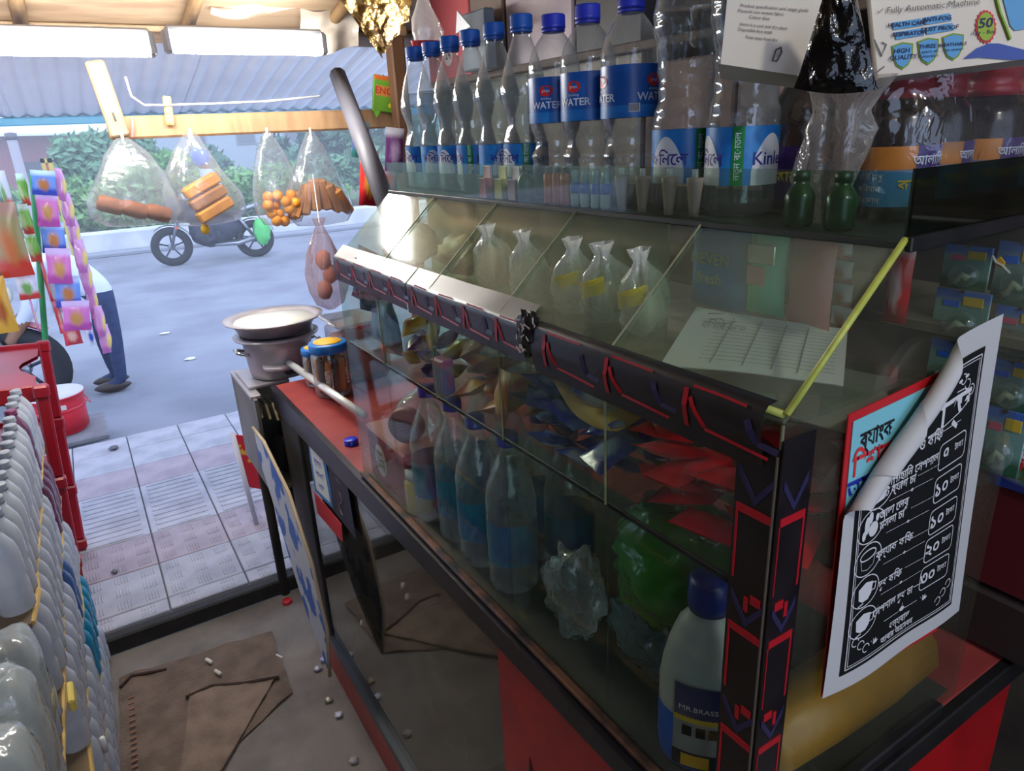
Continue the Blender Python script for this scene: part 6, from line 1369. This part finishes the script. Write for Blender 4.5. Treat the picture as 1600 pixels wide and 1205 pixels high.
# ================================================================== MOTORCYCLES
def motorcycle(label, loc, rot, body, scale=1.0, wrap=True):
    t = thing('motorcycle', label, 'motorcycle', loc, rot); t.scale = (scale,)*3
    M_ty = mat('tyre', (34, 36, 42), .8); M_bd = mat('bike_%d' % int(body[0]), body, .35); M_dk = mat('bike_dark', (44, 48, 62), .5); M_ch = mat('bike_chrome', (150, 154, 164), .3, .8); M_st = mat('bike_seat_top', (170, 176, 190), .4)
    for x in (-.62, .62):
        tor = MB()
        def f(u, v): a, b = u*2*pi, v*2*pi; rr = .240 + .062*cos(b); return Vector((x + rr*cos(a), .055*sin(b), .295 + rr*sin(a)))
        tor.grid(f, 32, 10); w0 = tor.build('wheel', M_ty, t, True)
        rim = MB(); rim.tube([(x + .205*cos(k*pi/16), 0, .295 + .205*sin(k*pi/16)) for k in range(33)], .014, 6, cap=False); rim.build('rim', M_ch, w0, True)
        for k in range(5):
            a = k*2*pi/5 + .3; MB().tube([(x, 0, .295), (x + .2*cos(a), 0, .295 + .2*sin(a))], .013, 6).build('spoke', M_dk, w0, True)
        MB().lathe([(.05, -.05), (.055, 0), (.05, .05)], 14, (x, 0, .295), Matrix.Rotation(pi/2, 4, 'X')).build('hub', M_ch, w0, True)
    for s_ in (-1, 1):
        MB().tube([(-.62, s_*.07, .295), (-.50, s_*.07, .62), (-.40, s_*.07, .88)], .022, 8).build('fork', M_ch, t, True)
        MB().tube([(.62, s_*.08, .295), (.12, s_*.08, .30)], .022, 8).build('swingarm', M_dk, t, True)
        MB().tube([(.60, s_*.10, .36), (.42, s_*.10, .66)], .024, 8).build('shock', M_ch, t, True)
    MB().sphere((-.16, 0, .76), (.29, .17, .17), 18, 10, fn=lambda d: 1 + .08*d.x).build('tank', M_bd, t, True)
    MB().sphere((-.02, 0, .43), (.30, .17, .20), 16, 10, fn=lambda d: 1 + .12*noise.noise(d*3)).build('engine', M_dk, t, True)
    mb = MB(); mb.grid(lambda u, v: Vector((.02 + .66*u, (v-.5)*.26*(1-.3*u), .70 + .10*u*u + .05*sin(pi*v) - .02*sin(pi*u))), 14, 8); mb.grid(lambda u, v: Vector((.02 + .66*u, (v-.5)*.26*(1-.3*u), .64 + .10*u*u)), 14, 8, flip=True); mb.build('seat', M_dk, t, True)
    MB().bbox((.62, 0, .80), (.30, .16, .05), .02, M=Matrix.Translation((.62, 0, .8)) @ Matrix.Rotation(-.25, 4, 'Y') @ Matrix.Translation((-.62, 0, -.8))).build('tail', M_st, t, True)
    MB().bbox((.80, 0, .78), (.03, .10, .05), .01).build('tail_lamp', mat('tail_red', (206, 60, 50), .3), t)
    MB().sphere((-.46, 0, .86), (.19, .16, .20), 14, 10).build('headlamp_cowl', M_bd, t, True)
    MB().sphere((-.645, 0, .82), (.04, .08, .06), 12, 8).build('headlamp', mat('lamp_pale', (240, 236, 214), .2), t, True)
    MB().tube([(-.42, -.34, .98), (-.38, -.2, 1.0), (-.40, 0, .96), (-.38, .2, 1.0), (-.42, .34, .98)], .016, 8).build('handlebar', M_dk, t, True)
    for s_ in (-1, 1):
        mr_ = MB().sphere((-.40, s_*.30, 1.12), (.02, .06, .04), 10, 6).build('mirror', M_dk, t, True); MB().tube([(-.40, s_*.25, 1.0), (-.40, s_*.30, 1.12)], .007, 6).build('mirror_stem', M_dk, mr_, True)
    for x, m in ((-.62, M_bd), (.62, M_dk)):
        mb = MB(); mb.grid(lambda u, v: Vector((x + .325*cos(.35 + u*1.9), (v-.5)*.12, .295 + .325*sin(.35 + u*1.9))), 14, 3); mb.grid(lambda u, v: Vector((x + .335*cos(.35 + u*1.9), (v-.5)*.12, .295 + .335*sin(.35 + u*1.9))), 14, 3, flip=True); mb.build('mudguard', m, t, True)
    MB().bbox((-.50, -.08, .58), (.05, .03, .05), .01).build('indicator', mat('amber_lamp', (226, 110, 50), .3), t)
    MB().tube([(.0, -.16, .28), (.35, -.18, .27), (.72, -.18, .36)], [.03, .035, .045], 10).build('exhaust', M_ch, t, True)
    if wrap:
        MB().sphere((.06, 0, .52), (.40, .17, .24), 20, 12, fn=lambda d: 1 + .15*noise.noise(d*2.5)).build('side_cover', mat('bike_cover', (52, 54, 72), .6), t, True)
    return t
mA, mBk = onz(275, 415, -.05), onz(403, 401, -.05)
mid = (mA + mBk)/2; wb_ = (mBk - mA).length
bike = motorcycle('black motorcycle riding past on the road behind the hanging cakes', (mid.x, mid.y, -.05), (0, 0, math.atan2(mBk.y-mA.y, mBk.x-mA.x)), (46, 54, 70), wb_/1.24)
gb = ony(410, 362, mBk.y - .2)
tag(crumple((0, 0, 0), (.12, .08, .20), 3, .3, 2, 18, 14).build('carrier_bag', mat('lime_bag', (90, 206, 110), .45), smooth=True, loc=gb), 'lime green carrier bag hanging on the passing motorcycle', 'bag')
motorcycle('parked silver and red motorcycle behind the snack stand', (-1.06, 5.6, -.05), (0, 0, R(168)), (190, 60, 66), .95)
# ================================================================== PEOPLE
def person(name, label, joints, edges, radii, colour_fn, mats, root=0):
    me = bpy.data.meshes.new(name); me.from_pydata(joints, edges, []); o = bpy.data.objects.new(name, me); COL.objects.link(o)
    sk = o.modifiers.new('skin', 'SKIN'); sk.use_smooth_shade = True
    for i, v in enumerate(me.skin_vertices[0].data): v.radius = radii[i] if isinstance(radii[i], tuple) else (radii[i], radii[i]); v.use_root = (i == root)
    sb = o.modifiers.new('sub', 'SUBSURF'); sb.levels = 2; sb.render_levels = 2
    bpy.context.view_layer.update()
    me2 = bpy.data.meshes.new_from_object(o.evaluated_get(bpy.context.evaluated_depsgraph_get()))
    o.modifiers.clear(); o.data = me2; me2.materials.clear()
    for m in mats: me2.materials.append(m)
    for p in me2.polygons: p.use_smooth = True; p.material_index = colour_fn(p.center)
    return tag(o, label, 'person')
M_skin = mat('skin', (150, 108, 84), .6); M_jean = mat('jeans', (50, 66, 104), .8, n2=(40, 54, 88), nscale=20); M_shirt = mat('pale_shirt', (206, 216, 230), .8); M_shoe = mat('brown_shoe', (64, 52, 50), .5); M_hair = mat('black_hair', (22, 20, 22), .7)
F = onz(185, 606, -.05); fx, fy = F.x, F.y
K = .80
def pj(dx, dy, z): return (fx + dx, fy + dy, -.05 + (z + .05)*K)
PJ = [pj(.0, 0, .83), pj(-.05, 0, .98), pj(-.17, .02, 1.10), pj(-.34, .02, 1.16), pj(-.44, .02, 1.14), pj(-.55, .02, 1.10), pj(-.61, .02, 1.08),
      pj(.05, -.08, .80), pj(.05, -.09, .42), pj(.03, -.09, .04), pj(-.08, -.09, .0), pj(.03, .08, .80), pj(-.02, .09, .42), pj(.01, .09, .04), pj(-.10, .09, .0),
      pj(-.33, -.14, 1.08), pj(-.38, -.17, .80), pj(-.50, -.14, .60), pj(-.55, -.13, .53), pj(-.33, .17, 1.08), pj(-.38, .2, .80), pj(-.50, .16, .60), pj(-.55, .14, .53)]
PE = [(0, 1), (1, 2), (2, 3), (3, 4), (4, 5), (5, 6), (0, 7), (7, 8), (8, 9), (9, 10), (0, 11), (11, 12), (12, 13), (13, 14), (3, 15), (15, 16), (16, 17), (17, 18), (3, 19), (19, 20), (20, 21), (21, 22)]
PR = [(.10, .10), (.105, .11), (.11, .13), (.11, .13), .05, .085, .075, .075, .055, .042, .034, .075, .055, .042, .034, .055, .05, .04, .035, .065, .05, .04, .035]
def colr(c):
    dx, z = c.x - fx, (c.z + .05)/K - .05
    if dx > -.16 and z < .84: return 1
    if dx < -.46 and z > .95: return 2
    if z < .70: return 2
    return 0
pr = person('person', 'person in pale shirt and jeans bending down beside the road', PJ, PE, PR, colr, [M_shirt, M_jean, M_skin])
MB().sphere((fx-.56, fy+.02, .90), (.095, .088, .075), 16, 10).build('hair', M_hair, pr, True)
for s_ in (-.1, .1): MB().sphere((fx-.03, fy+s_*.9, -.01), (.12, .045, .042), 14, 8, fn=lambda d: 1 if d.z > -.2 else .9).build('shoe', M_shoe, pr, True)
# rider on the passing motorcycle
rm = Matrix.Translation(bike.location) @ bike.rotation_euler.to_matrix().to_4x4() @ Matrix.Diagonal((bike.scale.x,)*3 + (1,))
RJ = [(.22, 0, .86), (.20, 0, 1.02), (.12, 0, 1.24), (.08, 0, 1.38), (.04, 0, 1.46), (.02, 0, 1.58), (.22, -.10, .84), (-.12, -.16, .74), (.02, -.17, .38), (-.10, -.17, .33), (.22, .10, .84), (-.12, .16, .74), (.02, .17, .38), (-.10, .17, .33), (.08, -.19, 1.34), (-.02, -.26, 1.10), (-.36, -.28, 1.02), (-.42, -.28, 1.0), (.08, .19, 1.34), (-.02, .26, 1.10), (-.36, .28, 1.02), (-.42, .28, 1.0)]
RE = [(0, 1), (1, 2), (2, 3), (3, 4), (4, 5), (0, 6), (6, 7), (7, 8), (8, 9), (0, 10), (10, 11), (11, 12), (12, 13), (3, 14), (14, 15), (15, 16), (16, 17), (3, 18), (18, 19), (19, 20), (20, 21)]
RR = [(.14, .12), (.13, .12), (.15, .13), (.12, .10), .06, .10, .10, .08, .06, .045, .10, .08, .06, .045, .065, .05, .04, .035, .065, .05, .04, .035]
def colr2(c):
    q = rm.inverted() @ c
    if q.z < .92 and q.x > -.2: return 1
    if q.z > 1.42 or (q.x < -.34): return 2
    return 0
sc_ = bike.scale.x
rd = person('person', 'rider in pale shirt and blue helmet on the passing motorcycle', [tuple(rm @ Vector(p)) for p in RJ], RE, [(tuple(x*sc_ for x in r_) if isinstance(r_, tuple) else r_*sc_) for r_ in RR], colr2, [M_shirt, mat('dark_trousers', (52, 54, 72), .8), M_skin])
h0 = rm @ Vector((.02, 0, 1.60)); MB().sphere(h0, .145*sc_, 18, 12, fn=lambda d: 1 if not (d.x < -.5 and d.z < .3) else .88).build('helmet', mat('helmet_blue', (70, 120, 210), .3), rd, True)
# ================================================================== FAR SIDE: PLANTS, HOUSE, SIGN
LEAF = [mat('leaf_%d' % i, c, .7) for i, c in enumerate(((112, 156, 118), (126, 172, 104), (96, 138, 112), (146, 184, 118)))]
def foliage(name, label, c, rad, n, m, trunk=True, cat='tree', ls=.10, seed=0):
    r = random.Random(seed); t = thing(name, label, cat, (c[0], c[1], 0), group='greenery across the road')
    mb = MB(); cl = [(Vector((r.gauss(0, .42), r.gauss(0, .42), r.gauss(0, .40))), r.uniform(.25, .5)) for _ in range(16)]
    for k in range(n):
        cc, cr = cl[k % len(cl)]
        d = Vector((r.gauss(0, 1), r.gauss(0, 1), r.gauss(0, 1))).normalized() * cr * r.uniform(.6, 1.05) + cc
        p = Vector((d.x*rad[0], d.y*rad[1], d.z*rad[2] + c[2]))
        a = Vector((r.gauss(0, 1), r.gauss(0, 1), r.gauss(0, 1))).normalized(); b = a.orthogonal().normalized(); s = ls*r.uniform(.6, 1.3)
        mb.add([p - a*s, p + b*s*.45, p + a*s, p - b*s*.45], [(0, 1, 2, 3)])
    o = mb.build('foliage', m, t); stuff(o)
    if trunk:
        MB().tube([(0, 0, 0), (.05, 0, c[2]*.5), (0, 0, c[2])], [.09, .07, .04], 8).build('trunk', mat('bark', (96, 82, 70), .9), t, True)
    else: MB().tube([(0, 0, 0), (.0, 0, c[2])], [.03, .015], 6).build('stem', MAT.get('bark') or mat('bark', (96, 82, 70), .9), t, True)
    return t
T0 = ony(150, 262, 17); foliage('round_tree', 'round pale green tree beyond the kerb behind the first cake bag', (T0.x, 17, T0.z), (.95, .9, 1.05), 5200, LEAF[0], seed=1, ls=.12)
T1 = ony(250, 240, 21); foliage('leafy_tree', 'grey-green tree farther off behind the cake bags', (T1.x, 21, T1.z-.6), (1.2, 1.0, .8), 2400, LEAF[2], seed=2, ls=.14)
T2 = ony(520, 230, 19); foliage('dark_tree', 'dark green tree beyond the road behind the dark pole', (T2.x, 19, T2.z), (1.5, 1.2, 1.5), 4200, LEAF[2], seed=3, ls=.15)
T3 = ony(600, 225, 17); foliage('corner_tree', 'deep green tree seen between pole and timber post', (T3.x, 17, T3.z), (1.6, 1.3, 1.6), 3600, LEAF[0], seed=4, ls=.14)
for i, (px, py, Y, rx, rz_, m) in enumerate(((120, 318, 15.2, 1.2, .42, 1), (190, 322, 15.0, 1.0, .35, 3), (255, 312, 15.4, 1.2, .5, 1), (345, 305, 15.6, 1.2, .6, 3), (405, 308, 15.2, 1.1, .6, 1), (470, 300, 16, 1.4, .8, 0), (40, 330, 15.4, 1.2, .5, 0))):
    p = ony(px, py, Y); foliage('verge_shrub', 'low leafy shrub behind the white kerb, %s' % ('left of the cake roll bag', 'under the cake roll bag', 'under the sponge cake bag', 'behind the passing rider', 'above the lime bag', 'behind the cake balls', 'behind the snack stand')[i], (p.x, Y, max(.3, p.z)), (rx, .5, rz_), 1800, LEAF[m], False, 'shrub', .10, seed=20+i)
hs_ = thing('house', 'long low house with white roof and dull red wall across the road', 'house', (0, 25, 0))
a, b = ony(-120, 216, 25), ony(150, 212, 25)
wp(MB().box(a.x, b.x+1.2, 25, 29, 0, a.z), 'wall', mat('house_red', (168, 104, 116), .8, n2=(150, 92, 104), nscale=.8), hs_)
wp(MB().poly([(a.x-.4, 24.6, a.z), (b.x+1.6, 24.6, b.z), (b.x+1.3, 26.8, b.z+.55), (a.x, 26.8, a.z+.62)], (0, .2, 1), .06), 'roof', mat('roof_white', (240, 244, 248), .5), hs_)
for k in range(4): wp(MB().bbox((a.x+1.0+k*1.3, 24.99, 1.1), (.5, .04, .7), .01), 'window', mat('house_window', (80, 84, 96), .3), hs_)
up_ = thing('utility_pole', 'grey concrete pole rising behind the snack packets', 'pole', (ony(30, 260, 9).x, 9, -.05))
h_ = ony(26, 208, 9).z + .05
MB().tube([(0, 0, 0), (0, 0, h_)], [.055, .045], 10).build('shaft', mat('pole_grey', (170, 166, 172), .8), up_, True); MB().lathe([(.05, h_-.06), (.055, h_), (.001, h_+.01)], 10).build('cap', mat('pole_cap', (130, 128, 134), .8), up_, True)
sb_ = thing('sign_board', 'red board with yellow frame standing behind the snack packets', 'sign', (ony(82, 280, 12).x, 12, 0))
q0, q1 = ony(62, 248, 12), ony(102, 330, 12); ox = sb_.location.x
wp(MB().box(q0.x+.04, q1.x-.06, 11.98, 12.02, max(.1, q1.z), q0.z-.06), 'board', mat('board_salmon', (214, 110, 90), .6), sb_)
for (xa, xb, za, zb) in ((q0.x, q1.x, q0.z-.06, q0.z), (q1.x-.06, q1.x, .02, q0.z), (q0.x, q0.x+.05, .02, q0.z)): wp(MB().box(xa, xb, 11.96, 12.04, za, zb), 'frame', mat('board_yellow', (206, 180, 84), .6), sb_)
# far buildings under the awning line
for i, (x0, x1, Y, h_, col, lab) in enumerate(((-14, 1.2, 40, 4.2, (176, 186, 196), 'pale grey building far behind the white-roofed house'), (2.2, 12, 36, 3.6, (186, 202, 220), 'pale blue-grey building far behind the leafy trees'), (12.5, 30, 34, 5.0, (150, 196, 214), 'pale turquoise building far behind the dark tree'))):
    t = thing('far_building', lab, 'building', ((x0+x1)/2, Y, 0), group='buildings in the far background')
    MB().box(-(x1-x0)/2, (x1-x0)/2, 0, 6, 0, h_).build('wall', mat('far_wall_%d' % i, col, .8), t)
    MB().bbox((0, 2.8, h_+.08), (x1-x0+.5, 6.6, .16), .03).build('roof', mat('far_roof', (206, 212, 220), .7), t)
    for k in range(int((x1-x0)/2.2)):
        w0 = MB().bbox((-(x1-x0)/2 + 1.2 + k*2.2, -.02, h_*.6), (.9, .08, 1.0), .02).build('window', mat('far_frame', (140, 150, 164), .6), t)
        MB().bbox((-(x1-x0)/2 + 1.2 + k*2.2, -.07, h_*.6), (.74, .02, .84), .01).build('pane', mat('far_pane', (90, 104, 124), .2), w0)
